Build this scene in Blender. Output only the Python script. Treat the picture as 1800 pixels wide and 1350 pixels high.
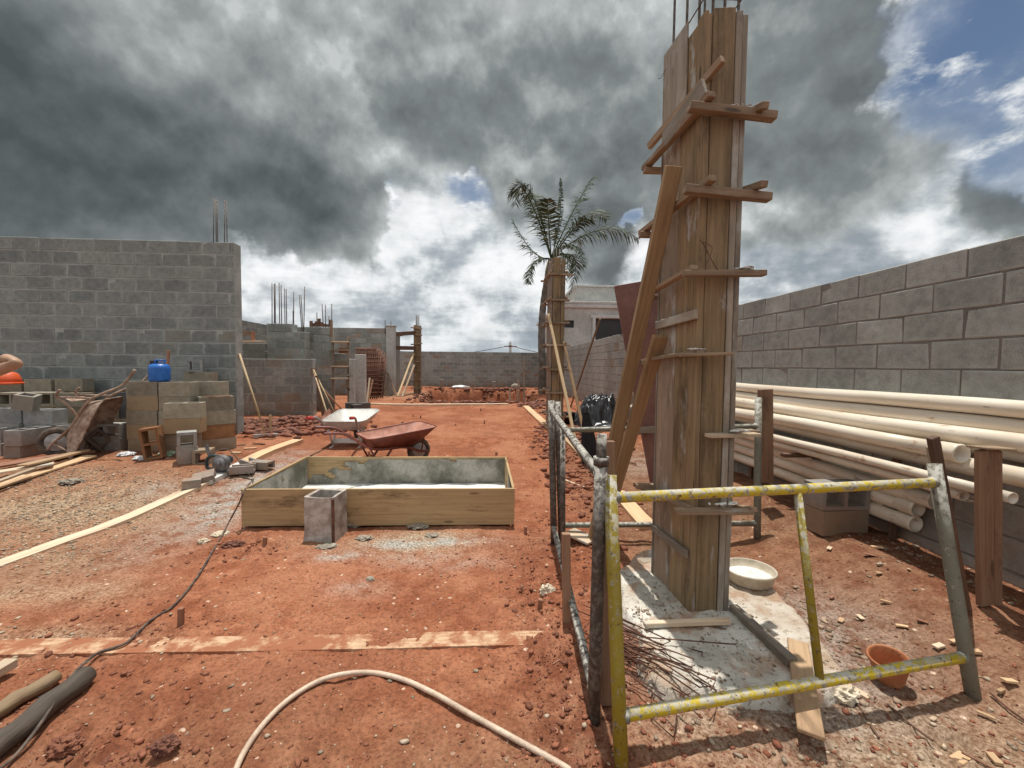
import bpy, bmesh, math, random
import numpy as np
from mathutils import Vector, Matrix, Euler, noise as mnoise
R = math.radians
SC = bpy.context.scene
COL = SC.collection
for o in list(bpy.data.objects): bpy.data.objects.remove(o)

# ---------------------------------------------------------------- camera
EYE = Vector((0, 0, 1.43)); FPX = 720.0
CAMROT = (Matrix.Rotation(-R(2.76), 3, 'Z') @ Matrix.Rotation(R(90 - 2.55), 3, 'X') @ Matrix.Rotation(R(0.55), 3, 'Z'))
cd = bpy.data.cameras.new('camera'); cam = bpy.data.objects.new('camera', cd); COL.objects.link(cam)
cam.matrix_world = Matrix.Translation(EYE) @ CAMROT.to_4x4()
cd.sensor_width = 36; cd.lens = 36 * FPX / 1800; cd.clip_start = 0.03; cd.clip_end = 2000
SC.camera = cam

# ---------------------------------------------------------------- exposure, sun, world
SC.view_settings.view_transform = 'Standard'; SC.view_settings.look = 'None'
SC.view_settings.gamma = 1; SC.view_settings.use_curve_mapping = False
SC.view_settings.exposure = 0.0
SC.render.engine = 'CYCLES'
SC.cycles.max_bounces = 6; SC.cycles.diffuse_bounces = 3; SC.cycles.glossy_bounces = 3
SC.cycles.use_denoising = True
SC.cycles.sample_clamp_indirect = 6
SUN_EL, SUN_AZ = 78.5, 1.0          # sun behind the far wall, almost overhead
sd = Vector((math.sin(R(SUN_AZ)) * math.cos(R(SUN_EL)), math.cos(R(SUN_AZ)) * math.cos(R(SUN_EL)), math.sin(R(SUN_EL))))
sl = bpy.data.lights.new('sun', 'SUN'); sun = bpy.data.objects.new('sun', sl); COL.objects.link(sun)
sl.energy = 4.3; sl.angle = R(0.55); sl.color = (1.0, 0.955, 0.88)
sun.rotation_euler = sd.to_track_quat('Z', 'Y').to_euler()

def ray(px, py):
    return (CAMROT @ Vector(((px - 900) / FPX, -(py - 675) / FPX, -1))).normalized()

class NT:
    """small helper for node trees"""
    def __init__(s, nt): s.nt = nt; nt.nodes.clear()
    def n(s, t, **kw):
        nd = s.nt.nodes.new(t)
        for k, v in kw.items():
            if k == 'ins':
                for a, b in v.items():
                    if hasattr(b, 'is_output'): s.nt.links.new(b, nd.inputs[a])
                    else: nd.inputs[a].default_value = b
            else: setattr(nd, k, v)
        return nd
    def math(s, op, a, b=None, c=None, clamp=False):
        ins = {0: a}
        if b is not None: ins[1] = b
        if c is not None: ins[2] = c
        return s.n('ShaderNodeMath', operation=op, use_clamp=clamp, ins=ins).outputs[0]
    def mapr(s, v, a, b, c=0.0, d=1.0, smooth=True):
        return s.n('ShaderNodeMapRange', interpolation_type='SMOOTHSTEP' if smooth else 'LINEAR',
                   ins={0: v, 1: a, 2: b, 3: c, 4: d}).outputs[0]
    def noise(s, vec, scale, detail=4, rough=.55, dist=0.0, out=0):
        return s.n('ShaderNodeTexNoise', ins={'Vector': vec, 'Scale': scale, 'Detail': detail, 'Roughness': rough, 'Distortion': dist}).outputs[out]
    def mix(s, f, a, b, mode='MIX'):
        nd = s.n('ShaderNodeMix', data_type='RGBA', blend_type=mode)
        for i, v in ((0, f), (6, a), (7, b)):
            if hasattr(v, 'is_output'): s.nt.links.new(v, nd.inputs[i])
            else: nd.inputs[i].default_value = v if i == 0 else (*v[:3], 1)
        return nd.outputs[2]
    def ramp(s, f, stops, interp='LINEAR'):
        nd = s.n('ShaderNodeValToRGB', ins={0: f}); cr = nd.color_ramp; cr.interpolation = interp
        while len(cr.elements) < len(stops): cr.elements.new(0.5)
        for e, (p, c) in zip(cr.elements, stops):
            e.position = p; e.color = (*((c, c, c) if isinstance(c, (int, float)) else c), 1)
        return nd.outputs[0]
    def mapping(s, vec, scale=(1, 1, 1), loc=(0, 0, 0), rot=(0, 0, 0)):
        return s.n('ShaderNodeMapping', ins={'Vector': vec, 'Scale': scale, 'Location': loc, 'Rotation': rot}).outputs[0]

world = bpy.data.worlds.new("World"); SC.world = world; world.use_nodes = True
def build_sky():
    w = NT(world.node_tree)
    tc = w.n('ShaderNodeTexCoord').outputs['Generated']
    sky = w.n('ShaderNodeTexSky', sky_type='NISHITA', sun_disc=False, sun_elevation=R(SUN_EL), sun_rotation=R(SUN_AZ))
    sky.air_density = 1.0; sky.dust_density = 0.4
    sep = w.n('ShaderNodeSeparateXYZ', ins={0: tc}); dz = sep.outputs[2]
    def vadd(a, b): return w.n('ShaderNodeVectorMath', operation='ADD', ins={0: a, 1: b}).outputs[0]
    def warped(scale, amt, detail, seed):
        n = w.n('ShaderNodeTexNoise', ins={'Vector': w.mapping(tc, loc=seed), 'Scale': scale, 'Detail': detail, 'Roughness': .58}).outputs['Color']
        o = w.n('ShaderNodeVectorMath', operation='SCALE', ins={0: w.n('ShaderNodeVectorMath', operation='SUBTRACT', ins={0: n, 1: (.5, .5, .5)}).outputs[0], 'Scale': amt}).outputs[0]
        return w.n('ShaderNodeVectorMath', operation='NORMALIZE', ins={0: vadd(tc, o)}).outputs[0]
    W1 = warped(4.5, .30, 9, (0, 0, 0)); W2 = warped(2.6, .30, 5, (3, 3, 3))
    def blob(wv, px, py, r, wt, edge=.0):
        d = w.n('ShaderNodeVectorMath', operation='DOT_PRODUCT', ins={0: wv, 1: tuple(ray(px, py))}).outputs['Value']
        return w.mapr(d, math.cos(r), math.cos(r * edge), 0.0, wt)
    def total(wv, lst, edge=.0, mode='ADD'):
        acc = None
        for bb in lst:
            v = blob(wv, *bb, edge); acc = v if acc is None else w.math(mode, acc, v)
        return acc
    # body of the big dark cumulus on the left: a crisp union of lobes ...
    body = total(W1, [(-250, 200, .50, 1), (-40, 150, .36, 1), (170, 210, .34, 1), (330, 200, .30, 1), (440, 290, .22, 1), (500, 200, .20, 1), (560, 345, .16, 1), (610, 385, .09, 1), (430, 350, .15, 1), (330, 60, .3, 1)], .30, 'MAXIMUM')
    # ... and the depth of its underside, which is soft
    deep = total(W2, [(-200, 225, .24, .34), (0, 225, .20, .30), (160, 260, .20, .28), (270, 300, .16, .20), (390, 340, .18, .22), (470, 380, .14, .25), (570, 385, .12, .36), (340, 230, .25, .14), (90, 150, .3, .08)], .0)
    top = total(W2, [(720, 60, .26, .22), (820, 190, .16, .34), (1000, 30, .22, .26), (1010, 230, .20, .30), (1130, 270, .22, .26), (1380, 90, .30, .30), (1450, 180, .22, .26), (1560, 40, .12, .12), (1060, 440, .14, .62), (1120, 480, .12, .3), (1790, 335, .10, .7),
                     (1330, 300, .2, .16), (1500, 440, .18, .2), (90, 420, .16, .3), (20, 340, .12, .2)], .0)
    veil = total(W1, [(700, 30, .45, 1), (960, 160, .33, 1), (1120, 230, .28, 1), (1330, 120, .34, 1), (1480, 130, .20, 1), (1430, 300, .2, 1), (60, 10, .5, 1), (1060, 440, .13, 1), (1790, 335, .1, 1)], .3, 'MAXIMUM')
    blue = total(W1, [(1730, 40, .16, 1.0), (1655, 105, .10, 1.0), (1760, 130, .12, .9), (1690, 180, .10, .8), (1800, 215, .12, .8), (1720, 250, .06, .5), (820, 335, .075, .8), (672, 345, .03, .7), (1105, 392, .03, .7)], .2, 'MAXIMUM')
    n1 = w.noise(tc, 5.0, 9, .54); n1b = w.noise(vadd(tc, (.0, -.012, .03)), 5.0, 9, .54)
    n2 = w.noise(w.mapping(tc, loc=(1, 8, 2)), 3.2, 6, .50)
    emb = w.math('MULTIPLY', w.math('SUBTRACT', n1, n1b), 1.0)
    big = w.noise(w.mapping(tc, loc=(3, 1, 2)), 2.1, 6, .55)
    gen = w.math('MULTIPLY', w.math('SUBTRACT', big, .5), 1.0)
    # bright layer behind, streaked towards the horizon
    inv = w.math('DIVIDE', 1.0, w.math('ADD', w.math('MAXIMUM', dz, 0), .13))
    pr = w.n('ShaderNodeCombineXYZ', ins={0: w.math('MULTIPLY', sep.outputs[0], inv), 1: w.math('MULTIPLY', sep.outputs[1], inv), 2: 0.0}).outputs[0]
    s1 = w.noise(w.mapping(tc, (1, 1, 2.6), (1.3, 0.4, 0)), 3.2, 10, .60, .3)
    s2 = w.math('ADD', w.math('MULTIPLY', w.noise(w.mapping(pr, (.7, 1, 1), (5.3, 2.4, 0)), 2.2, 10, .64, .3), .5), w.math('MULTIPLY', w.noise(w.mapping(tc, (1, 1, 1.9), (2.3, 3.4, 0)), 9.0, 10, .62, .2), .5))
    thin = w.math('ADD', w.math('ADD', w.math('MULTIPLY', s1, .6), w.math('MULTIPLY', s2, .4)), w.math('MULTIPLY', emb, .8))
    c = w.ramp(thin, [(.37, (.30, .345, .385)), (.44, (.44, .485, .52)), (.485, (.60, .64, .665)), (.53, (.80, .83, .845)), (.60, (.96, .97, .98))])
    # blue gaps open in the thin layer
    gap = w.math('MULTIPLY', blue, w.mapr(w.math('ADD', w.math('MULTIPLY', s2, .7), w.math('MULTIPLY', s1, .3)), .565, .485))
    # grey veil: luminance set by how deep it is
    vf = w.mapr(w.math('ADD', w.math('ADD', veil, gen), w.math('MULTIPLY', w.math('SUBTRACT', n1, .5), 1.5)), .15, .95)
    vf = w.math('MULTIPLY', vf, w.mapr(blue, .15, .6, 1, 0))
    vf = w.math('MULTIPLY', vf, w.mapr(dz, .02, .2, .1, 1))
    vd = w.math('ADD', w.math('ADD', top, w.math('MULTIPLY', gen, .5)), w.math('MULTIPLY', w.math('SUBTRACT', .58, n2), 1.25))
    vd = w.math('SUBTRACT', vd, w.math('MULTIPLY', emb, 3.0))
    vd = w.math('ADD', w.math('MULTIPLY', vd, .85), .07)
    vc = w.ramp(vd, [(.0, (.62, .65, .65)), (.12, (.45, .48, .48)), (.28, (.345, .37, .37)), (.50, (.225, .25, .252)), (.9, (.14, .157, .162))])
    c = w.mix(vf, c, vc)
    # big cumulus
    bf = w.mapr(w.math('ADD', body, w.math('MULTIPLY', w.math('SUBTRACT', n1, .5), .9)), .10, w.mapr(n2, .40, .62, .28, .75))
    bd = w.math('SUBTRACT', w.math('ADD', w.math('ADD', deep, w.math('MULTIPLY', w.math('SUBTRACT', body, .5), .22)), w.math('MULTIPLY', w.math('SUBTRACT', .60, n2), .75)), w.math('MULTIPLY', emb, 2.8))
    bd = w.math('ADD', w.math('MULTIPLY', bd, .70), .10)
    bc = w.ramp(bd, [(.0, (.56, .59, .59)), (.10, (.42, .45, .45)), (.25, (.31, .335, .335)), (.48, (.195, .217, .22)), (.80, (.112, .130, .134)), (1.15, (.078, .093, .096))])
    c = w.mix(bf, c, bc)
    gap = w.math('MULTIPLY', gap, w.math('SUBTRACT', 1.0, bf))
    hz = w.mapr(dz, 0.0, .10, 1, 0)
    c = w.mix(w.math('MULTIPLY', hz, .35), c, (.55, .63, .70))
    below = w.mapr(dz, -.02, .0, 0, 1)
    c = w.mix(below, (.22, .13, .09), c)
    b1 = w.n('ShaderNodeBackground', ins={'Color': sky.outputs[0], 'Strength': .075})
    b2 = w.n('ShaderNodeBackground', ins={'Color': c, 'Strength': 1.0})
    mx = w.n('ShaderNodeMixShader', ins={0: gap, 1: b2.outputs[0], 2: b1.outputs[0]})
    w.n('ShaderNodeOutputWorld', ins={0: mx.outputs[0]})
build_sky()
world.cycles.sampling_method = 'MANUAL'; world.cycles.sample_map_resolution = 512

# ---------------------------------------------------------------- numpy value noise
def _hash(ix, iy, seed):
    h = (ix.astype(np.int64) * 374761393 + iy.astype(np.int64) * 668265263 + seed * 144665) & 0x7fffffff
    h = ((h ^ (h >> 13)) * 1274126177) & 0x7fffffff
    return ((h ^ (h >> 16)) & 0xffff) / 65535.0
def vnoise(x, y, seed=0):
    ix = np.floor(x); iy = np.floor(y); fx = x - ix; fy = y - iy
    fx = fx * fx * (3 - 2 * fx); fy = fy * fy * (3 - 2 * fy)
    a = _hash(ix, iy, seed); b = _hash(ix + 1, iy, seed); c = _hash(ix, iy + 1, seed); d = _hash(ix + 1, iy + 1, seed)
    return (a * (1 - fx) + b * fx) * (1 - fy) + (c * (1 - fx) + d * fx) * fy
def fbm(x, y, f, o, seed=0, g=.5):
    t = 0; a = 1; s = 0
    for i in range(o):
        t = t + a * (vnoise(x * f + 17.3 * i, y * f - 9.1 * i, seed + i) - .5); s += a; a *= g; f *= 2.03
    return t / s * 2
def sst(a, b, v):
    t = np.clip((v - a) / (b - a), 0, 1); return t * t * (3 - 2 * t)
def base_z(x, y):
    """smooth lie of the land"""
    z = .2 * sst(4.3, 6.6, y - .25 * x) + .04 * sst(-2.4, -4.0, x) * sst(3.6, 5.0, y)
    z = z + .16 * sst(1.9, 2.7, x) * (1 - sst(4.0, 7.0, y))
    z = z * (1 - sst(-2.2, -2.1, x) * (1 - sst(.15, .25, x)) * sst(3.55, 3.62, y) * (1 - sst(4.78, 4.88, y)))
    return z
def spots(x, y, lst):
    m = 0 * x
    for cx, cy, rx, ry, w in lst:
        d = ((x - cx) / rx) ** 2 + ((y - cy) / ry) ** 2
        m = np.maximum(m, w * np.exp(-d))
    return m
ROUGH = [(.30, 2.6, .20, .5, 1), (.32, 1.9, .22, .45, 1), (.38, 1.4, .22, .5, 1), (.2, 1.25, .3, .2, .6), (.55, 3.3, .25, .5, .8), (-.95, 1.15, .5, .28, .9), (-1.4, 1.5, .3, .35, .8),
         (-2.0, 2.2, .5, .3, .5), (.75, 2.6, .25, .5, .5), (-1.95, 3.2, .3, .22, .8), (.9, 1.3, .6, .3, .4), (.95, 4.6, .35, .8, .6), (1.0, 6.5, .35, 1.2, .5)]
_r = random.Random(91)
PRINTS = [(_r.uniform(-2.6, .3) if k % 3 else _r.uniform(1.5, 2.4), _r.uniform(1.2, 6.5), _r.uniform(0, 3.14)) for k in range(64)]
PRINTS = [q for q in PRINTS if not (-2.4 < q[0] < .4 and 3.3 < q[1] < 5.1) and abs(q[1] - 2.1) > .2]
def height(x, y, detail=True):
    x = np.asarray(x, float); y = np.asarray(y, float)
    z = base_z(x, y)
    rough = spots(x, y, ROUGH)
    # dug pit at the back
    e = fbm(x, y, 1.3, 3, 40) * .35
    pit = sst(13.55, 13.95, y + e * .3) * (1 - sst(20.4, 21.2, y + e)) * sst(-2.75, -2.2, x - (y - 14) * -.06 + e) * (1 - sst(1.1, 1.75, x + e - (y - 14) * .04))
    z = z - 1.15 * pit
    # clay rubble heaps left of the board and behind
    rub = spots(x, y, [(-4.0, 7.8, 1.3, .7, 1), (-3.1, 8.3, .9, .6, .8), (-3.6, 6.9, .5, .4, .4)])
    if detail:
        z = z - .03 * ((x > -2.1) & (x < .15) & (y > 3.65) & (y < 4.8))
        far = 1 / (1 + .06 * np.abs(y))
        z = z + .014 * fbm(x, y, 1.6, 3, 1) + (.011 + .004 * rough) * fbm(x, y, 7, 4, 5) + .006 * np.abs(fbm(x, y, 16, 3, 401))
        z = z + rough * (.036 * np.abs(fbm(x, y, 10, 3, 301, .6)) + .020 * np.abs(fbm(x, y, 24, 2, 311)) + .055 * np.maximum(0, fbm(x, y, 9, 4, 11, .6)) + .028 * (1 - np.abs(fbm(x, y, 6.5, 3, 15)) * 2.4) - .03)
        z = z + rub * (.10 + .16 * fbm(x, y, 3.5, 4, 21, .62)) 
        # worn tracks and prints
        z = z - .010 * sst(.25, .6, fbm(x, y, 3.2, 2, 31)) + .0042 * fbm(x, y, 42, 2, 55)
        for qx, qy, qa in PRINTS:
            u = (x - qx) * math.cos(qa) + (y - qy) * math.sin(qa); v = -(x - qx) * math.sin(qa) + (y - qy) * math.cos(qa)
            q = (u / .13) ** 2 + (v / .052) ** 2; z = z - .013 * sst(1.15, .8, q) + .006 * np.exp(-((q - 1.35) / .3) ** 2)
        z = z + sst(.62, .7, vnoise(x * 5 + 3, y * 5, 77)) * .004
        z = z - .4 * pit * fbm(x, y, 2.1, 3, 61) * .6
    return z
def gz(x, y): return float(height(np.array([x]), np.array([y]))[0])

def G(px, py, dz=0.0):
    """the point of the ground seen at photo pixel px, py"""
    d = ray(px, py); t = 1.4 / max(1e-4, -d.z)
    for i in range(30):
        p = EYE + d * t
        h = float(base_z(np.array([p.x]), np.array([p.y]))[0]) + dz
        t2 = (EYE.z - h) / -d.z
        if abs(t2 - t) < 1e-4: break
        t = .5 * t + .5 * t2
    p = EYE + d * t
    return Vector((p.x, p.y, gz(p.x, p.y) + dz if dz == 0 else p.z))
def Y(px, py, y):
    d = ray(px, py); return EYE + d * (y / d.y)

# ---------------------------------------------------------------- materials
MATS = {}
def mat(name):
    m = bpy.data.materials.new(name); m.use_nodes = True; MATS[name] = m
    t = NT(m.node_tree)
    t.bsdf = t.n('ShaderNodeBsdfPrincipled'); t.out = t.n('ShaderNodeOutputMaterial', ins={0: t.bsdf.outputs[0]})
    t.tc = t.n('ShaderNodeTexCoord'); t.oi = t.n('ShaderNodeObjectInfo'); t.ge = t.n('ShaderNodeNewGeometry')
    t.mat = m
    return t
def setp(t, col=None, rough=None, metal=None, bump=None, bstr=.5, bdist=.01, spec=None):
    L = t.nt.links
    def s(k, v):
        if hasattr(v, 'is_output'): L.new(v, t.bsdf.inputs[k])
        else: t.bsdf.inputs[k].default_value = (*v, 1) if isinstance(v, tuple) else v
    if col is not None: s('Base Color', col)
    if rough is not None: s('Roughness', rough)
    if metal is not None: s('Metallic', metal)
    if spec is not None: s('Specular IOR Level', spec)
    if bump is not None:
        b = t.n('ShaderNodeBump', ins={'Height': bump, 'Strength': bstr, 'Distance': bdist})
        L.new(b.outputs[0], t.bsdf.inputs['Normal'])
def world_pos(t): return t.ge.outputs['Position']
def objvec(t):
    """object coordinates shifted by the object's random number, so copies differ"""
    r = t.oi.outputs['Random']
    off = t.n('ShaderNodeCombineXYZ', ins={0: t.math('MULTIPLY', r, 37.0), 1: t.math('MULTIPLY', r, 53.0), 2: t.math('MULTIPLY', r, 71.0)}).outputs[0]
    return t.n('ShaderNodeVectorMath', operation='ADD', ins={0: t.tc.outputs['Object'], 1: off}).outputs[0]

def wood(name, dark, light, dirt=(.30, .16, .10), dirt_amt=.35, rough=.75, cement=0.0, streak=1.0, var=.25):
    t = mat(name); v = objvec(t)
    g = t.math('ADD', t.math('MULTIPLY', t.noise(t.mapping(v, (1.1, 17, 17)), 1.0, 8, .66, 1.4), .72), t.math('MULTIPLY', t.noise(t.mapping(v, (.9, 3.2, 3.2), (2, 7, 1)), 1.3, 6, .6, .5), .42))
    g2 = t.noise(t.mapping(v, (3, 130, 130)), 1.0, 3, .6)
    rings = t.n('ShaderNodeTexWave', wave_type='BANDS', bands_direction='Y', ins={'Vector': t.mapping(v, (.5, 9, 9)), 'Scale': 1.0, 'Distortion': 14.0, 'Detail': 5.0, 'Detail Scale': 1.3, 'Detail Roughness': .7}).outputs['Fac']
    f = t.math('ADD', t.math('MULTIPLY', g, .7), t.math('ADD', t.math('MULTIPLY', rings, .09 * streak), t.math('MULTIPLY', g2, .28)))
    c = t.ramp(f, [(.30, dark), (.50, tuple(.5 * (a + b) for a, b in zip(dark, light))), (.72, light), (.9, tuple(min(1, a * 1.12) for a in light))])
    vor = t.n('ShaderNodeTexVoronoi', ins={'Vector': t.mapping(v, (1.7, 7, 7)), 'Scale': 1.0}).outputs['Distance']
    c = t.mix(t.mapr(vor, .10, .05, 0, .75), c, tuple(.35 * a for a in dark))
    st = t.noise(t.mapping(v, (1.2, 7, 7), (4, 4, 4)), 1.0, 5, .65)
    c = t.mix(t.mapr(st, .50, .70, 0, dirt_amt), c, dirt)
    if cement:
        ce = t.noise(t.mapping(v, (1.8, 5, 5), (9, 2, 4)), 1.4, 7, .68)
        c = t.mix(t.mapr(ce, .60 - .22 * cement, .66, 0, .85), c, (.40, .385, .35))
    isl = t.math('ADD', t.oi.outputs['Random'], 0.0)
    br = t.mapr(isl, 0, 1, 1 - var, 1 + var, False)
    c = t.mix(1.0, c, t.n('ShaderNodeCombineXYZ', ins={0: br, 1: br, 2: br}).outputs[0], 'MULTIPLY')
    stn = t.noise(t.mapping(v, (1.3, 4.5, 4.5), (1, 8, 3)), 1.2, 7, .7)
    c = t.mix(t.mapr(stn, .50, .68, 0, .6 * streak), c, tuple(.5 * a for a in dark))
    setp(t, c, rough, bump=t.math('ADD', t.math('MULTIPLY', g2, .5), f), bstr=.6, bdist=.005)
    return t.mat
wood('wood_column', (.062, .038, .018), (.335, .225, .115), cement=.14, dirt=(.30, .21, .13), dirt_amt=.5)
wood('wood_column_red', (.13, .088, .058), (.31, .225, .155), cement=.18, dirt=(.34, .25, .19), dirt_amt=.5)
wood('wood_grey', (.14, .11, .08), (.33, .27, .205), cement=.45, dirt=(.38, .34, .29), dirt_amt=.6)
wood('wood_batten', (.115, .072, .042), (.33, .23, .145), cement=.2)
wood('wood_brace', (.135, .078, .036), (.33, .21, .105), dirt_amt=.3)
wood('wood_fresh', (.40, .24, .13), (.60, .41, .24), dirt_amt=.45, dirt=(.42, .22, .13))
wood('wood_pale', (.46, .335, .22), (.66, .52, .37), dirt_amt=.6, dirt=(.42, .25, .16), cement=.15)
wood('wood_pine', (.29, .185, .085), (.46, .32, .165), dirt_amt=.25, dirt=(.33, .22, .13), streak=1.6, var=.06)
wood('wood_dark', (.055, .030, .020), (.16, .085, .05), dirt_amt=.5)
wood('wood_red', (.20, .085, .050), (.33, .155, .09), dirt_amt=.4)
wood('wood_log', (.07, .048, .03), (.26, .18, .10), dirt_amt=.3)
wood('wood_log_dark', (.016, .012, .009), (.085, .065, .048), dirt_amt=.25, dirt=(.22, .15, .1))
wood('wood_bamboo', (.38, .25, .13), (.62, .46, .27), dirt_amt=.3)
wood('wood_post', (.17, .09, .05), (.30, .175, .105), dirt_amt=.3, streak=1.4)

def block_mat(name, c0, c1, smear, smear_col, stain, joint=False, warm=.2):
    t = mat(name); v = objvec(t)
    gen = t.tc.outputs['Generated']
    s = t.n('ShaderNodeSeparateXYZ', ins={0: gen})
    ex = t.math('SUBTRACT', .5, t.math('ABSOLUTE', t.math('SUBTRACT', s.outputs[0], .5)))
    ez = t.math('SUBTRACT', .5, t.math('ABSOLUTE', t.math('SUBTRACT', s.outputs[2], .5)))
    ed = t.math('MINIMUM', t.math('MULTIPLY', ex, 1.7), t.math('MULTIPLY', ez, 1.2))
    n = t.noise(t.mapping(v, (.7, 1, 1.6)), 9, 6, .62)
    base = t.mix(t.oi.outputs['Random'], tuple(a * .93 for a in c0), tuple(a * 1.08 for a in c1))
    fine = t.noise(v, 150, 3, .7); mid = t.noise(v, 14, 5, .6)
    base = t.mix(1.0, base, t.ramp(mid, [(.3, .78), (.5, 1.0), (.7, 1.16)]), 'MULTIPLY')
    base = t.mix(1.0, base, t.ramp(fine, [(.28, .62), (.5, 1.0), (.75, 1.18)]), 'MULTIPLY')
    m = t.mapr(t.math('ADD', ed, t.math('MULTIPLY', t.math('SUBTRACT', n, .5), .75)), .02, .16, smear, 0)
    base = t.mix(m, base, smear_col)
    # a few blocks are brown or soil stained
    fr = t.math('FRACT', t.math('MULTIPLY', t.oi.outputs['Random'], 17.31))
    base = t.mix(t.mapr(fr, 1 - warm, 1.0, 0, .7), base, stain)
    wp = world_pos(t); z = t.n('ShaderNodeSeparateXYZ', ins={0: wp}).outputs[2]
    soil = t.math('MULTIPLY', t.mapr(z, .25, .75, 1, 0), t.mapr(t.noise(wp, 2.2, 5, .65), .36, .62, .25, 1))
    base = t.mix(t.math('MULTIPLY', soil, .7), base, (.30, .175, .105))
    big = t.noise(t.mapping(wp, (1, 1, .5)), 1.1, 5, .6)
    base = t.mix(1.0, base, t.ramp(big, [(.3, .80), (.55, 1.0), (.75, 1.14)]), 'MULTIPLY')
    setp(t, base, .92, bump=t.math('ADD', fine, t.math('MULTIPLY', mid, .8)), bstr=.6, bdist=.004, spec=.2)
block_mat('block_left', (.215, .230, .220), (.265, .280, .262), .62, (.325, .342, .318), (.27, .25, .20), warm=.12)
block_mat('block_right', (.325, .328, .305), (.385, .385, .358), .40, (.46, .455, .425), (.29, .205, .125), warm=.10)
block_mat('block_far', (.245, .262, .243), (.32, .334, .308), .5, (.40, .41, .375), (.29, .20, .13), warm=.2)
block_mat('block_loose', (.25, .218, .165), (.35, .31, .235), .22, (.42, .375, .30), (.38, .25, .13), warm=.25)
block_mat('block_grey', (.30, .31, .30), (.38, .385, .37), .1, (.42, .42, .40), (.30, .26, .2), warm=.1)
block_mat('block_dark', (.055, .06, .062), (.09, .095, .095), .1, (.2, .2, .2), (.10, .09, .08), warm=.1)
block_mat('block_red', (.26, .13, .06), (.33, .17, .08), .6, (.22, .09, .04), (.30, .13, .06), warm=.5)

def stone(name, c0, c1, scale=8, rough=.9, bstr=.5, bd=.01, island=False, metal=0, wpos=False):
    t = mat(name); v = world_pos(t) if wpos else objvec(t)
    n = t.noise(v, scale, 7, .62); f = t.noise(v, scale * 11, 3, .65)
    c = t.mix(t.mapr(n, .34, .66), c0, c1)
    if island:
        r = t.ge.outputs['Random Per Island']
        c = t.mix(1.0, c, t.ramp(r, [(0, .65), (.5, 1.0), (.9, 1.2), (1, 1.75)]), 'MULTIPLY')
    c = t.mix(1.0, c, t.ramp(f, [(.3, .78), (.5, 1.0), (.75, 1.12)]), 'MULTIPLY')
    setp(t, c, rough, metal, bump=t.math('ADD', n, t.math('MULTIPLY', f, .35)), bstr=bstr, bdist=bd)
    return t.mat
stone('mortar_left', (.28, .295, .28), (.40, .415, .39), 6, wpos=True)
stone('mortar_right', (.15, .135, .12), (.24, .215, .19), 6, wpos=True)  # darker than the left mortar: recess shade of the joints put into the colour
stone('plaster', (.40, .41, .385), (.54, .545, .51), 1.3, wpos=True)
stone('plaster_white', (.52, .53, .51), (.62, .63, .61), 2, wpos=True)
stone('cement_wet', (.12, .115, .09), (.38, .36, .31), 3.2, .7)
stone('cement_pale', (.58, .57, .53), (.76, .75, .71), 5)
stone('cement_splash', (.24, .205, .16), (.37, .325, .26), 14)
stone('concrete_box', (.26, .21, .17), (.52, .47, .42), 9, bstr=.9, bd=.012)
stone('clay', (.18, .060, .031), (.29, .110, .060), 9, island=True, bstr=.8)
stone('clay_dark', (.13, .048, .030), (.25, .10, .062), 9, island=True, bstr=.8)
stone('gravel', (.28, .20, .13), (.46, .37, .27), 30, island=True)
stone('limestone', (.55, .45, .32), (.74, .66, .52), 20, bstr=1, bd=.01)
stone('black_plastic', (.012, .012, .014), (.03, .03, .034), 5, rough=.28)
stone('black_cloth', (.010, .010, .012), (.022, .022, .026), 12, rough=.95)
stone('white_sheet', (.55, .55, .56), (.78, .78, .79), 8, rough=.5)
stone('rust', (.085, .036, .024), (.19, .085, .05), 25, rough=.85)
stone('rebar_steel', (.09, .08, .075), (.20, .16, .13), 30, rough=.6, metal=.4)
stone('rubber', (.05, .042, .035), (.17, .125, .09), 9, rough=.9)
stone('barrow_red', (.12, .028, .018), (.22, .055, .035), 7, rough=.45)
stone('barrow_red_inside', (.34, .15, .10), (.52, .26, .19), 6, rough=.55)
stone('barrow_dirty', (.20, .115, .075), (.42, .31, .235), 11, rough=.8, bstr=.8)
stone('barrow_white', (.45, .44, .42), (.66, .65, .63), 6, rough=.45, metal=.2)
stone('barrow_white_inside', (.44, .40, .35), (.66, .64, .60), 3, rough=.5)
stone('galvanised', (.30, .30, .30), (.48, .48, .47), 12, rough=.5, metal=.5)
stone('grip_red', (.42, .03, .02), (.55, .05, .03), 12, rough=.5)
stone('plastic_blue', (.012, .10, .38), (.018, .145, .50), 5, rough=.38, bstr=.1)
stone('plastic_orange', (.62, .09, .02), (.75, .12, .03), 5, rough=.5, bstr=.1)
stone('plastic_green', (.35, .55, .40), (.50, .68, .52), 12, rough=.4)
stone('terracotta', (.37, .135, .055), (.47, .19, .085), 9, rough=.8, bstr=.2)
stone('tub_plastic', (.42, .36, .27), (.60, .53, .42), 9, rough=.6, bstr=.2)
stone('hose_beige', (.46, .34, .25), (.62, .49, .37), 8, rough=.6, bstr=.2)
stone('cable', (.035, .030, .028), (.16, .11, .08), 14, rough=.7, bstr=.2)
stone('skin', (.33, .19, .12), (.41, .24, .155), 12, rough=.55, bstr=.1)
stone('cloth_grey', (.035, .042, .042), (.06, .068, .066), 16, rough=.95)
stone('cloth_jeans', (.04, .06, .11), (.07, .10, .16), 16, rough=.95)
stone('hair', (.012, .009, .007), (.03, .02, .015), 40, rough=.7)
stone('palm_trunk', (.10, .085, .07), (.20, .175, .145), 4, wpos=True, bstr=1, bd=.03)
stone('palm_dry', (.30, .22, .13), (.42, .33, .21), 6)
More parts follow.
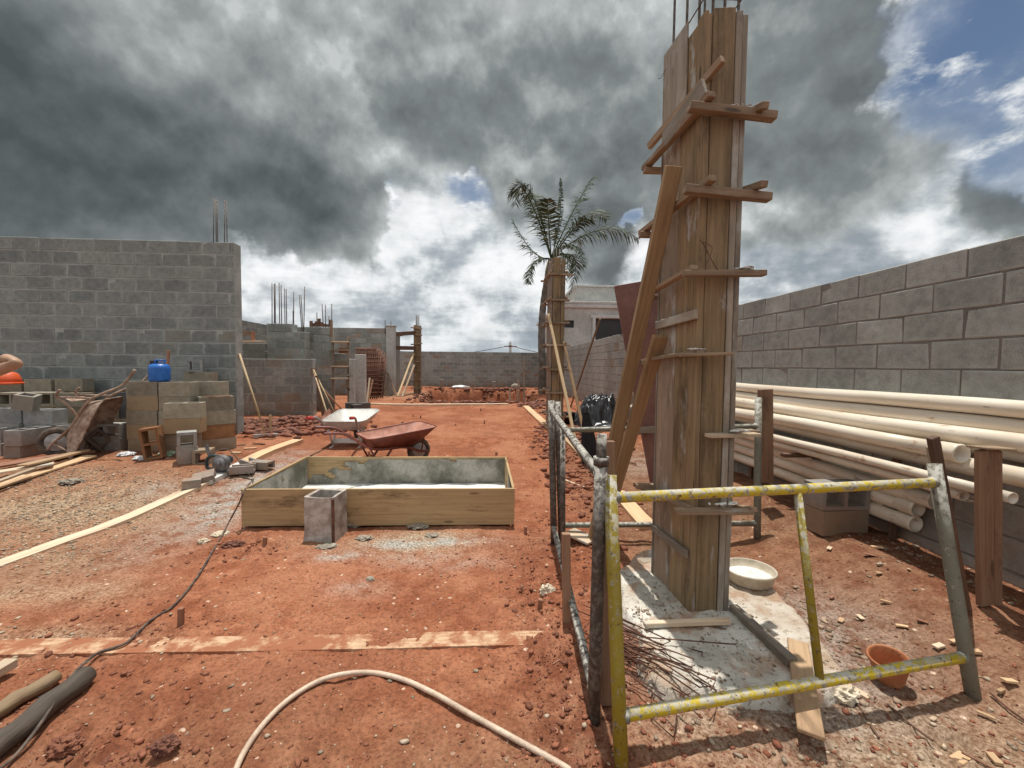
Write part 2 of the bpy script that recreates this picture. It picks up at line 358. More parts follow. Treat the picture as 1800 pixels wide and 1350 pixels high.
stone('window_dark', (.012, .012, .013), (.02, .02, .022), 2, rough=.4)
stone('saw_grey', (.13, .12, .12), (.26, .25, .25), 12, rough=.5, metal=.5)
stone('saw_black', (.02, .03, .032), (.035, .05, .05), 12, rough=.5)
stone('panel_red', (.165, .068, .050), (.225, .105, .080), 3, rough=.6, bstr=.25, bd=.003)
stone('pole_grey', (.22, .21, .20), (.3, .29, .28), 3)
def buried():
    t = mat('buried_board'); p = world_pos(t); n = t.noise(p, 7, 7, .66); n2 = t.noise(t.mapping(p, (2, 9, 9)), 6, 6, .7)
    c = t.mix(t.mapr(n2, .35, .65), (.42, .26, .155), (.60, .41, .27))
    c = t.mix(t.mapr(n, .40, .55, 0, .95), c, (.30, .115, .062))
    setp(t, c, .95, bump=n2, bstr=.4, bdist=.006, spec=.1)
buried()
def leafm():
    t = mat('palm_leaf'); r = t.ge.outputs['Random Per Island']
    c = t.ramp(r, [(0, (.022, .042, .016)), (.5, (.042, .068, .026)), (.85, (.075, .092, .038)), (1, (.16, .14, .07))])
    setp(t, c, .6, spec=.25)
leafm()
def painted_pipe(name, paint, amount):
    t = mat(name); v = objvec(t)
    n = t.noise(v, 34, 9, .76); n2 = t.noise(v, 90, 4, .7)
    worn = t.mix(t.mapr(n2, .4, .6), (.17, .155, .13), (.42, .40, .355))
    if amount < .54: worn = t.mix(t.mapr(n, .42, .66), (.075, .058, .045), (.17, .15, .125))
    c = t.mix(t.mapr(n, amount - .05, amount + .02), paint, worn)
    s = t.n('ShaderNodeSeparateXYZ', ins={0: t.ge.outputs['Normal']}).outputs[2]
    sp = t.math('MULTIPLY', t.mapr(s, .1, .75), t.mapr(t.noise(v, 32, 6, .7), .44, .54))
    c = t.mix(t.math('MULTIPLY', sp, .85), c, (.50, .48, .42))
    c = t.mix(t.mapr(t.noise(t.mapping(v, (1, 1, 1), (5, 5, 5)), 40, 6, .75), .58, .64, 0, .9), c, (.09, .05, .032))
    setp(t, c, .6, bump=t.math('ADD', n, n2), bstr=.5, bdist=.003)
painted_pipe('pipe_yellow', (.55, .41, .014), .55)
painted_pipe('pipe_yellow_dark', (.27, .205, .014), .60)
painted_pipe('pipe_worn', (.17, .165, .125), .62)
painted_pipe('pipe_splashed', (.060, .046, .036), .53)
def pvc():
    t = mat('pvc_pipe'); v = objvec(t)
    n = t.noise(t.mapping(v, (.8, 6, 6)), 1.5, 6, .6)
    c = t.mix(t.mapr(n, .35, .65), (.66, .555, .425), (.80, .72, .60))
    d = t.noise(t.mapping(v, (3, 9, 9), (3, 3, 3)), 1.6, 7, .7)
    c = t.mix(t.mapr(d, .58, .68, 0, .85), c, (.40, .24, .15))
    c = t.mix(t.mapr(t.noise(t.mapping(v, (9, 40, 40)), 1, 4, .7), .66, .72, 0, .7), c, (.22, .15, .10))
    setp(t, c, .38, bump=n, bstr=.1, bdist=.003)
pvc()
def ground_mat():
    t = mat('red_clay_ground'); p = world_pos(t)
    at = t.n('ShaderNodeAttribute', attribute_name='mask'); sp = t.n('ShaderNodeSeparateColor', ins={0: at.outputs['Color']})
    n = t.noise(p, 1.3, 7, .6); n2 = t.noise(p, 7, 7, .66); n3 = t.noise(p, 60, 5, .7); n4 = t.noise(t.mapping(p, (1, 1.8, 1)), 3.1, 6, .62)
    c = t.ramp(n2, [(.28, (.165, .054, .027)), (.45, (.255, .090, .046)), (.58, (.325, .126, .067)), (.74, (.41, .185, .108))])
    c = t.mix(t.mapr(n, .42, .60, 0, .7), c, (.39, .175, .10))
    c = t.mix(t.mapr(t.noise(t.mapping(p, (1, 1, 1), (9, 9, 0)), .9, 6, .62), .48, .62, 0, .6), c, (.22, .080, .043))
    c = t.mix(t.mapr(n4, .52, .66, 0, .5), c, (.26, .088, .045))
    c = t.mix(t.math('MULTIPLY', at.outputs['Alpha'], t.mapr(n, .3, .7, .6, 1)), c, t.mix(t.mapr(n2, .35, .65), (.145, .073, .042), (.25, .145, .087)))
    g = t.math('MULTIPLY', sp.outputs[0], t.mapr(n2, .30, .55, .35, 1))
    c = t.mix(g, c, t.mix(t.mapr(n3, .35, .65), (.26, .175, .105), (.46, .35, .24)))
    ce = t.math('MULTIPLY', sp.outputs[1], t.mapr(n2, .38, .55, .15, 1))
    c = t.mix(ce, c, t.mix(t.mapr(n3, .4, .6), (.26, .25, .22), (.43, .41, .37)))
    dk = t.math('MULTIPLY', sp.outputs[2], t.mapr(n2, .40, .58, 1, .2))
    c = t.mix(t.math('MULTIPLY', dk, .75), c, (.17, .058, .032))
    # pale grit and crumbs
    vr = t.n('ShaderNodeTexVoronoi', ins={'Vector': p, 'Scale': 42.0}); 
    cr = t.math('MULTIPLY', t.mapr(vr.outputs['Distance'], .24, .14), t.mapr(t.n('ShaderNodeSeparateColor', ins={0: vr.outputs['Color']}).outputs[0], .78, .8))
    c = t.mix(t.math('MULTIPLY', cr, t.mapr(n, .4, .6, .3, .9)), c, (.62, .45, .32))
    vr2 = t.n('ShaderNodeTexVoronoi', ins={'Vector': t.mapping(p, loc=(3, 5, 1)), 'Scale': 17.0})
    cr2 = t.math('MULTIPLY', t.mapr(vr2.outputs['Distance'], .2, .12), t.mapr(t.n('ShaderNodeSeparateColor', ins={0: vr2.outputs['Color']}).outputs[1], .86, .88))
    c = t.mix(t.math('MULTIPLY', cr2, .8), c, (.66, .50, .38))
    c = t.mix(1.0, c, t.ramp(n3, [(.30, .55), (.5, 1.0), (.70, 1.28)]), 'MULTIPLY')  # strong contrast paints in the shading of the fine relief
    pk = t.noise(t.mapping(p, (1, 2.2, 1), (8, 2, 0)), 26, 5, .7)
    c = t.mix(t.math('MULTIPLY', t.mapr(pk, .56, .66, 0, .8), t.mapr(n4, .38, .6, .35, 1)), c, (.11, .042, .025))  # dark specks painted as the shade of small pits and crumbs
    pk2 = t.noise(t.mapping(p, (1, 1.7, 1), (2, 7, 0)), 11, 6, .72)
    c = t.mix(t.mapr(pk2, .57, .66, 0, .55), c, (.17, .062, .034))  # coarser dark specks, pit shade put into the colour as well
    h = t.math('ADD', t.math('MULTIPLY', n2, .8), t.math('ADD', t.math('MULTIPLY', n3, .35), t.math('MULTIPLY', cr, .3)))
    h = t.math('ADD', h, t.math('MULTIPLY', t.noise(p, 22, 5, .65), .6))
    setp(t, c, .95, bump=h, bstr=.9, bdist=.016, spec=.05)
ground_mat()
stone('grit_brown', (.22, .15, .10), (.38, .28, .20), 20, island=True)
def slab_mat():
    t = mat('concrete_pad'); p = world_pos(t)
    n = t.noise(p, 5, 7, .65); n3 = t.noise(p, 38, 6, .7)
    c = t.ramp(n, [(.3, (.42, .38, .31)), (.5, (.66, .62, .54)), (.7, (.80, .77, .69))])
    c = t.mix(t.mapr(t.noise(t.mapping(p, loc=(4, 1, 1)), 3.2, 7, .68), .47, .60, 0, .85), c, (.46, .29, .19))
    c = t.mix(t.mapr(n3, .44, .37, 0, .8), c, (.20, .165, .12))
    px_ = t.n('ShaderNodeSeparateXYZ', ins={0: p}).outputs[0]
    c = t.mix(t.math('MULTIPLY', t.mapr(px_, 1.35, 1.6), t.mapr(n, .35, .6, .85, .35)), c, (.40, .27, .18))
    setp(t, c, .95, bump=t.math('ADD', n, t.math('MULTIPLY', n3, 1.3)), bstr=.9, bdist=.014, spec=.1)
slab_mat()
# ---------------------------------------------------------------- mesh helpers
def mesh_from(name, vs, fs, smooth=False):
    me = bpy.data.meshes.new(name); me.from_pydata([tuple(v) for v in vs], [], fs); me.update()
    if smooth: me.polygons.foreach_set('use_smooth', [True] * len(me.polygons))
    return me
def bm_mesh(bm, name, smooth=False):
    bmesh.ops.recalc_face_normals(bm, faces=bm.faces)
    me = bpy.data.meshes.new(name); bm.to_mesh(me); bm.free()
    if smooth: me.polygons.foreach_set('use_smooth', [True] * len(me.polygons))
    return me
def box(l, w, h, bev=.004, jit=0.0, seed=0, cuts=0):
    """box centred on the origin, length along X"""
    bm = bmesh.new(); bmesh.ops.create_cube(bm, size=1)
    for v in bm.verts: v.co = Vector((v.co.x * l, v.co.y * w, v.co.z * h))
    if bev: bmesh.ops.bevel(bm, geom=list(bm.edges), offset=min(bev, .3 * min(l, w, h)), segments=1, affect='EDGES')
    if cuts:
        ed = [e for e in bm.edges if abs((e.verts[0].co - e.verts[1].co).x) > .5 * l]
        bmesh.ops.subdivide_edges(bm, edges=ed, cuts=cuts, use_grid_fill=True)
    if jit:
        rg = random.Random(seed); a, b, c = rg.random() * 9, rg.random() * 9, rg.random() * 9
        for v in bm.verts:
            q = v.co
            v.co += jit * (mnoise.noise_vector(Vector((q.x * 1.3 + a, q.y * 2 + b, q.z * 2 + c))) + .35 * mnoise.noise_vector(Vector((q.x * 14 + a, q.y * 14 + b, q.z * 14 + c))))
    return bm_mesh(bm, 'box')
def tube(pts, r, seg=8, cap=True, smooth=True, hollow=0.0, inset=.35, ends=(0, 1)):
    """a pipe through points; r a number or a list"""
    pts = [Vector(p) for p in pts]; n = len(pts); rs = r if isinstance(r, (list, tuple)) else [r] * n
    vs, fs = [], []; prev = None
    for i, p in enumerate(pts):
        t = (pts[min(n - 1, i + 1)] - pts[max(0, i - 1)]).normalized()
        if prev is None:
            a = Vector((0, 0, 1)) if abs(t.z) < .9 else Vector((1, 0, 0)); u = t.cross(a).normalized()
        else:
            u = (prev - t * prev.dot(t)).normalized()
        prev = u; w = t.cross(u)
        for k in range(seg):
            an = 2 * math.pi * k / seg; vs.append(p + rs[i] * (u * math.cos(an) + w * math.sin(an)))
    for i in range(n - 1):
        for k in range(seg):
            a = i * seg + k; b = i * seg + (k + 1) % seg; fs.append((a, b, b + seg, a + seg))
    if hollow:
        m = len(vs)
        for i in ((n - 1, 0) if len(ends) == 2 else (0,)):
            c = pts[i]; ins = (pts[i] - pts[i - 1 if i else 1]).normalized() * (-inset)
            for k in range(seg): vs.append(c + (vs[i * seg + k] - c) * hollow)
            for k in range(seg): vs.append(c + ins + (vs[i * seg + k] - c) * hollow)
            for k in range(seg):
                k2 = (k + 1) % seg
                fs.append((i * seg + k, i * seg + k2, m + k2, m + k)); fs.append((m + k, m + k2, m + seg + k2, m + seg + k))
            fs.append(tuple(range(m + seg, m + 2 * seg))); m = len(vs)
    elif cap:
        fs.append(tuple(range(seg))[::-1]); fs.append(tuple(range((n - 1) * seg, n * seg)))
    bm = bmesh.new(); me = mesh_from('tube', vs, fs, smooth); bm.from_mesh(me); bmesh.ops.recalc_face_normals(bm, faces=bm.faces); bm.to_mesh(me); bm.free()
    if smooth:
        for p in me.polygons:
            if len(p.vertices) > 4: p.use_smooth = False
    return me
def lathe(prof, seg=24, squash=1.0, smooth=True):
    vs, fs = [], []
    for r, z in prof:
        for k in range(seg): a = 2 * math.pi * k / seg; vs.append((r * math.cos(a), r * math.sin(a) * squash, z))
    for i in range(len(prof) - 1):
        for k in range(seg):
            a = i * seg + k; b = i * seg + (k + 1) % seg; fs.append((a, b, b + seg, a + seg))
    fs.append(tuple(range((len(prof) - 1) * seg, len(prof) * seg)))
    return mesh_from('lathe', vs, fs, smooth)
def hollow_block(l=.39, w=.19, h=.19):
    xs = [-l / 2, -l / 2 + .028, -.014, .014, l / 2 - .028, l / 2]; ys = [-w / 2, -w / 2 + .028, w / 2 - .028, w / 2]
    bm = bmesh.new(); V = {}
    def vert(i, j, k):
        if (i, j, k) not in V: V[i, j, k] = bm.verts.new((xs[i], ys[j], (-h / 2, h / 2)[k]))
        return V[i, j, k]
    solid = lambda i, j: 0 <= i < 5 and 0 <= j < 3 and not (j == 1 and i in (1, 3))
    for i in range(5):
        for j in range(3):
            if not solid(i, j): continue
            for k in (0, 1): bm.faces.new([vert(i, j, k), vert(i + 1, j, k), vert(i + 1, j + 1, k), vert(i, j + 1, k)])
            for di, dj, a, b in ((-1, 0, (i, j), (i, j + 1)), (1, 0, (i + 1, j), (i + 1, j + 1)), (0, -1, (i, j), (i + 1, j)), (0, 1, (i, j + 1), (i + 1, j + 1))):
                if not solid(i + di, j + dj): bm.faces.new([vert(*a, 0), vert(*b, 0), vert(*b, 1), vert(*a, 1)])
    bmesh.ops.bevel(bm, geom=[e for e in bm.edges if len(e.link_faces) == 2 and e.calc_face_angle(0) > 1], offset=.003, segments=1, affect='EDGES')
    for v in bm.verts: v.co += .0025 * mnoise.noise_vector(v.co * 13)
    return bm_mesh(bm, 'hollow_block')

def tag(o, label=None, cat=None, group=None, kind=None):
    for k, v in (('label', label), ('category', cat), ('group', group), ('kind', kind)):
        if v: o[k] = v
    return o
def obj(name, me, m, M=None, parent=None):
    """link a mesh (its own matrix in the world) as one object; a part when it has a parent"""
    o = bpy.data.objects.new(name, me); COL.objects.link(o)
    if m is not None and not me.materials: me.materials.append(MATS[m])
    M = M if M is not None else Matrix()
    if parent is not None:
        o.parent = parent
        M = WM[parent.name].inverted() @ M
        WM[o.name] = WM[parent.name] @ M
    else: WM[o.name] = M
    o.matrix_basis = M
    return o
WM = {}
def thing(name, label, cat, loc, group=None, rot=None):
    o = bpy.data.objects.new(name, None); COL.objects.link(o); o.empty_display_size = .1
    M = Matrix.Translation(Vector(loc)) @ (rot.to_4x4() if rot is not None else Matrix())
    o.matrix_basis = M; WM[o.name] = M
    return tag(o, label, cat, group)
def frame(p0, p1, up=(0, 0, 1)):
    """matrix with X from p0 to p1, centre between them, Z close to up"""
    p0, p1 = Vector(p0), Vector(p1); x = (p1 - p0).normalized(); up = Vector(up)
    y = up.cross(x)
    if y.length < 1e-3: y = Vector((0, 1, 0)).cross(x)
    y.normalize(); z = x.cross(y)
    M = Matrix((x, y, z)).transposed().to_4x4(); M.translation = (p0 + p1) / 2; return M
SEED = [0]
def plank(name, p0, p1, w, t, m, parent=None, up=(0, 0, 1), jit=.003, cuts=None, bev=.003):
    """sawn board from p0 to p1, w wide (across up), t thick (along up)"""
    SEED[0] += 1; L = (Vector(p1) - Vector(p0)).length
    me = box(L, w, t, bev, jit, SEED[0], cuts if cuts is not None else max(1, min(10, int(L * 3))))
    return obj(name, me, m, frame(p0, p1, up), parent)
def pipe(name, pts, r, m, parent=None, seg=10, **k): return obj(name, tube(pts, r, seg, **k), m, None, parent)
def spline(pts, n=8):
    pts = [Vector(p) for p in pts]; out = []
    for i in range(len(pts) - 1):
        a, b, c, d = pts[max(0, i - 1)], pts[i], pts[i + 1], pts[min(len(pts) - 1, i + 2)]
        for k in range(n):
            t = k / n; out.append(.5 * (2 * b + (c - a) * t + (2 * a - 5 * b + 4 * c - d) * t * t + (3 * b - a - 3 * c + d) * t ** 3))
    return out + [pts[-1]]
def vecpath(pts): return [Vector(p) for p in pts]

# ---------------------------------------------------------------- ground sheet
def build_ground():
    ys = [-150, -60, -25, -12, -6, -3, -1.5, -.8, -.4]; y = -.1
    while y < 400:
        ys.append(y); y += .0062 * (1 + y) if y < 26 else .05 * y
    ys = np.array(ys); s = np.linspace(-1, 1, 700)
    Yg = np.repeat(ys[:, None], len(s), 1); Xg = s[None, :] * (1.0 + np.abs(Yg)) * 1.62
    Z = height(Xg, Yg)
    nr, nc = Yg.shape
    co = np.stack([Xg, Yg, Z], -1).reshape(-1, 3).astype(np.float32)
    idx = np.arange(nr * nc).reshape(nr, nc)
    q = np.stack([idx[:-1, :-1], idx[:-1, 1:], idx[1:, 1:], idx[1:, :-1]], -1).reshape(-1, 4)
    me = bpy.data.meshes.new('ground'); me.vertices.add(len(co)); me.vertices.foreach_set('co', co.ravel())
    me.loops.add(q.size); me.loops.foreach_set('vertex_index', q.ravel().astype(np.int32))
    me.polygons.add(len(q)); me.polygons.foreach_set('loop_start', np.arange(0, q.size, 4, dtype=np.int32))
    me.polygons.foreach_set('loop_total', np.full(len(q), 4, np.int32)); me.polygons.foreach_set('use_smooth', np.ones(len(q), bool))
    me.update()
    X, Yy = co[:, 0].astype(float), co[:, 1].astype(float)
    n = fbm(X, Yy, 1.7, 4, 90)
    gravel = spots(X, Yy, [(-4.0, 3.9, 1.1, .75, 1), (-3.3, 3.0, .6, .35, .6), (-4.4, 4.7, 1.0, .3, .5), (-2.3, 2.15, .5, .12, .6), (-2.8, 2.6, .5, .15, .7),
                                (1.6, 1.3, 1.0, .3, .75), (.9, 1.5, .4, .25, .6), (-3.4, 17, 1.5, 2, .5), (-.6, 3.3, .8, .2, .8)])
    cem = spots(X, Yy, [(-.75, 3.25, .25, .10, .8), (-.3, 3.28, .30, .10, .8), (-1.15, 3.05, .2, .08, .7), (-.5, 3.0, .35, .12, .35), (-2.6, 4.3, .35, .9, .9), (-2.75, 5.2, .3, .6, .7), (-3.5, 4.4, .2, .2, .6),
                              (1.7, 2.0, .25, .35, .6), (1.4, 2.0, .6, .5, .9), (-.2, 2.9, .35, .12, .25), (2.2, 5.6, .6, .5, .3), (-.85, 2.6, .2, .1, .3)])
    dark = spots(X, Yy, ROUGH + [(-4.0, 7.8, 1.3, .8, 1), (-3.1, 8.1, .9, .6, .8), (-.7, 13.6, 1.2, .7, .6), (-.5, 21, 3, 1.0, .8), (2.9, 2.6, .35, 2.0, .8), (1.2, 5.5, .4, 2, .5)])  # long spot by the right wall paints the pipes' shade into the soil
    pit = sst(.35, .8, base_z(X, Yy) - co[:, 2]); dark = np.maximum(dark, pit)
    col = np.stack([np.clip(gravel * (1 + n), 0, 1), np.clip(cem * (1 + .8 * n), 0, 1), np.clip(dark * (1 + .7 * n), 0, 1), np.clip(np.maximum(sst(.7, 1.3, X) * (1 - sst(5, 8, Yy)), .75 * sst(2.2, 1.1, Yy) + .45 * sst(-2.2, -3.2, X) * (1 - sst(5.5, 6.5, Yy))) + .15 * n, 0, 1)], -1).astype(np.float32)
    a = me.color_attributes.new('mask', 'FLOAT_COLOR', 'POINT'); a.data.foreach_set('color', col.ravel())
    tag(obj('ground', me, 'red_clay_ground'), kind='structure')
build_ground()

# ---------------------------------------------------------------- block walls
BLK = {}
def blk_mesh(l, t, h, k, m):
    key = (round(l, 2), round(t, 2), round(h, 2), k, m)
    if key not in BLK:
        me = box(l, t, h, .006, .0013, k + 5)
        if k in (1, 3):
            sx, sz = (1, 1) if k == 1 else (-1, 1)
            for v in me.vertices:
                if v.co.x * sx > l / 2 - .03 and v.co.z * sz > h / 2 - .03 and v.co.y < -t / 2 + .03 or v.co.x * sx > l / 2 - .03 and v.co.z * sz > h / 2 - .03 and v.co.y > t / 2 - .03: v.co.x -= sx * .010; v.co.z -= sz * .008; v.co.y *= .93
        me.materials.append(MATS[m]); BLK[key] = me
    return BLK[key]
def block_wall(name, label, p0, p1, zb, courses, m, mortar, L=.40, H=.20, T=.14, phase=0.0, skip=None, joint=.010, group=None, wonk=.0035, rake=.006, cap=300):
    """running-bond wall from p0 to p1 (outer face line); blocks are parts, the mortar body sits a little behind them"""
    p0 = Vector((*p0, zb)); p1 = Vector((*p1, zb)); x = (p1 - p0).normalized(); n = Vector((-x.y, x.x, 0)); tot = (p1 - p0).length
    root = thing(name, label, 'wall', p0, group, Matrix((x, n, Vector((0, 0, 1)))).transposed())
    W = WM[root.name]; rg = random.Random(name + label); runs = []; cnt = []
    for c in range(courses):
        off = (phase if c % 2 == 0 else phase + .5 * L) % L
        a = -off if off > .001 else 0
        while a < tot - .02:
            b0, b1 = max(0, a), min(tot, a + L)
            if b1 - b0 > .05 and not (skip and skip((b0 + b1) / 2, c)): cnt.append((b0, b1, c))
            a += L
    stuffv, stufff = [], []
    # the pieces nearest the camera become parts of their own
    def dist(e): q = W @ Vector(((e[0] + e[1]) / 2, 0, e[2] * H)); return (q - EYE).length
    if len(cnt) > cap: cnt.sort(key=dist)
    for i, (b0, b1, c) in enumerate(cnt):
        l = b1 - b0 - joint
        M = Matrix.Translation(((b0 + b1) / 2 + rg.uniform(-1, 1) * wonk, T / 2 + rg.uniform(-1, 1) * wonk * .7, c * H + H / 2 + rg.uniform(-1, 1) * wonk * .6)) @ Euler((rg.uniform(-1, 1) * .006, rg.uniform(-1, 1) * .006, rg.uniform(-1, 1) * .006)).to_matrix().to_4x4()
        me = blk_mesh(l, T, H - joint, rg.randrange(5), m)
        if i < cap:
            o = bpy.data.objects.new('block', me); COL.objects.link(o); o.parent = root; o.matrix_basis = M
        else:
            k = len(stuffv); stuffv += [M @ v.co for v in me.vertices]; stufff += [tuple(k + j for j in p.vertices) for p in me.polygons]
    if stuffv:
        tag(obj('far_blocks', mesh_from('far_blocks', stuffv, stufff), m, W, root), kind='stuff')
    # mortar body
    if skip is None:
        me = box(tot - .012, T - 2 * rake, courses * H - .014, 0)
        obj('mortar', me, mortar, W @ Matrix.Translation((tot / 2, T / 2, courses * H / 2 - .005)), root)
    else:
        vs, fs = [], []
        for b0, b1, c in cnt:
            k = len(vs)
            for z in (c * H - .002, (c + 1) * H - .012):
                for yy in (rake, T - rake):
                    for xx in (b0 - .002, b1 + .002 if b1 < tot - .02 else b1 - .006): vs.append((xx, yy, z))
            fs += [tuple(k + j for j in f) for f in ((0, 1, 3, 2), (4, 6, 7, 5), (0, 4, 5, 1), (2, 3, 7, 6), (0, 2, 6, 4), (1, 5, 7, 3))]
        obj('mortar', mesh_from('mortar', vs, fs), mortar, W, root)
    return root
# big wall on the left, its end at the right
cx, cy = -4.13, 6.83; dx, dy = math.cos(R(.6)), math.sin(R(.6))
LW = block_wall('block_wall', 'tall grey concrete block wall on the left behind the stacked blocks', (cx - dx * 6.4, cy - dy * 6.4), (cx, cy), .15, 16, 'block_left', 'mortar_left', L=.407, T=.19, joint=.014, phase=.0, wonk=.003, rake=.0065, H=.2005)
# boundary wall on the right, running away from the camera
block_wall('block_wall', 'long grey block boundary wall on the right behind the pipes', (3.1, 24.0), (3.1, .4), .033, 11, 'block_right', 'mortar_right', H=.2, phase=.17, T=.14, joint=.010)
def xs(px, y): return Y(px, 640, y).x
def wall_px(label, pxa, pxb, y, py, n, m='block_far', mortar='mortar_left', **k):
    """frontal wall at depth y between two photo columns, its top at photo row py"""
    top = Y((pxa + pxb) / 2, py, y).z
    return block_wall('block_wall', label, (xs(pxa, y), y), (xs(pxb, y), y), top - n * .2, n, m, mortar, **k)
block_wall('block_wall', 'low grey block wall closing the far end of the site', (-6.2, 23.5), (3.08, 23.5), Y(840, 618.5, 23.5).z - 2.0, 10, 'block_far', 'mortar_left', T=.14, H=.2)
wall_px('low half-height block wall behind the leaning broom handle', 395, 550, 9.67, 630.5, 8, T=.19, phase=.1)
wall_px('stub of block wall with steel bars above it, behind the half-height wall', 470, 537, 10.4, 568.5, 8, T=.30, skip=lambda a, c: c == 7 and a > .55)
wall_px('unfinished block wall with toothed right end, beside the stub wall', 537.5, 584, 10.75, 574.5, 13, T=.19, skip=lambda a, c: c in (9,) and a < .35 or c == 7 and a > .35)
wall_px('short row of blocks over a dark gap, next to the tall left wall', 408, 469, 10.5, 603, 3, T=.14, skip=lambda a, c: c == 1 and a > .9 or c == 0 and a < .3)
wall_px('far grey block wall behind the rusty mesh, ending in a pillar', 440, 680, 16.3, 575, 14, T=.19, phase=.2, skip=lambda a, c: c < 10 and a > xs(636, 16.3) - xs(440, 16.3) and a < xs(669, 16.3) - xs(440, 16.3))
d_ = ray(440, 565); p_ = EYE + d_ * (-8.2 / d_.x)
block_wall('block_wall', 'side boundary block wall running away behind the tall left wall', (-8.2, 7.2), (-8.2, 16.2), p_.z - 2.8, 14, 'block_far', 'mortar_left', T=.14, H=.2, L=.4)
wall_px('low block panel between the shelf posts and the toothed wall', 586, 612, 10.9, 621, 2, T=.14)
x0_, x1_ = xs(680, 16.3), xs(694.5, 16.3); zt_ = Y(687, 574, 16.3).z
p = thing('concrete_pillar', 'grey concrete pillar at the end of the far block wall', 'pillar', (x0_, 16.2, .1))
obj('shaft', box(x1_ - x0_, .3, zt_ - .12, .012, .004, 3, 4), 'plaster', Matrix.Translation(((x0_ + x1_) / 2, 16.33, (zt_ + .12) / 2)), p)
obj('cap', box(x1_ - x0_ + .06, .36, .05, .008), 'plaster', Matrix.Translation(((x0_ + x1_) / 2, 16.33, zt_ + .02)), p)
# dim room behind the opening in the far wall
room = thing('unfinished_room', 'dark unfinished room behind the opening in the far block wall', 'room', (xs(652, 17.5), 17.5, .1))
xa_, xb_ = xs(628, 16.6), xs(678, 16.6)
for nm, l, w, h, c in (('back_wall', xb_ - xa_, .14, 2.6, ((xa_ + xb_) / 2, 18.6, 1.4)), ('side_wall', .14, 2.0, 2.6, (xa_ - .07, 17.55, 1.4)), ('side_wall', .14, 2.0, 2.6, (xb_ + .07, 17.55, 1.4)), ('roof_slab', xb_ - xa_ + .4, 2.3, .12, ((xa_ + xb_) / 2, 17.66, 2.77))):
    obj(nm, box(l, w, h, .01), 'block_far', Matrix.Translation(c), room)
# narrow plastered wall panels left of the mesh
for (pa, pb, yy, pt, lab) in ((614.5, 624, 10.6, 631, 'narrow grey upright slab, left one of the pair beside the rusty mesh'), (624.6, 643, 10.9, 623, 'wider grey upright slab, right one of the pair beside the rusty mesh')):
    x0, x1, z1 = xs(pa, yy), xs(pb, yy), Y(pa, pt, yy).z
    tag(obj('wall_panel', box(x1 - x0, .12, z1 - .12, .008, .004, 4, 3), 'plaster', Matrix.Translation(((x0 + x1) / 2, yy, (z1 + .12) / 2))), lab, 'wall panel')

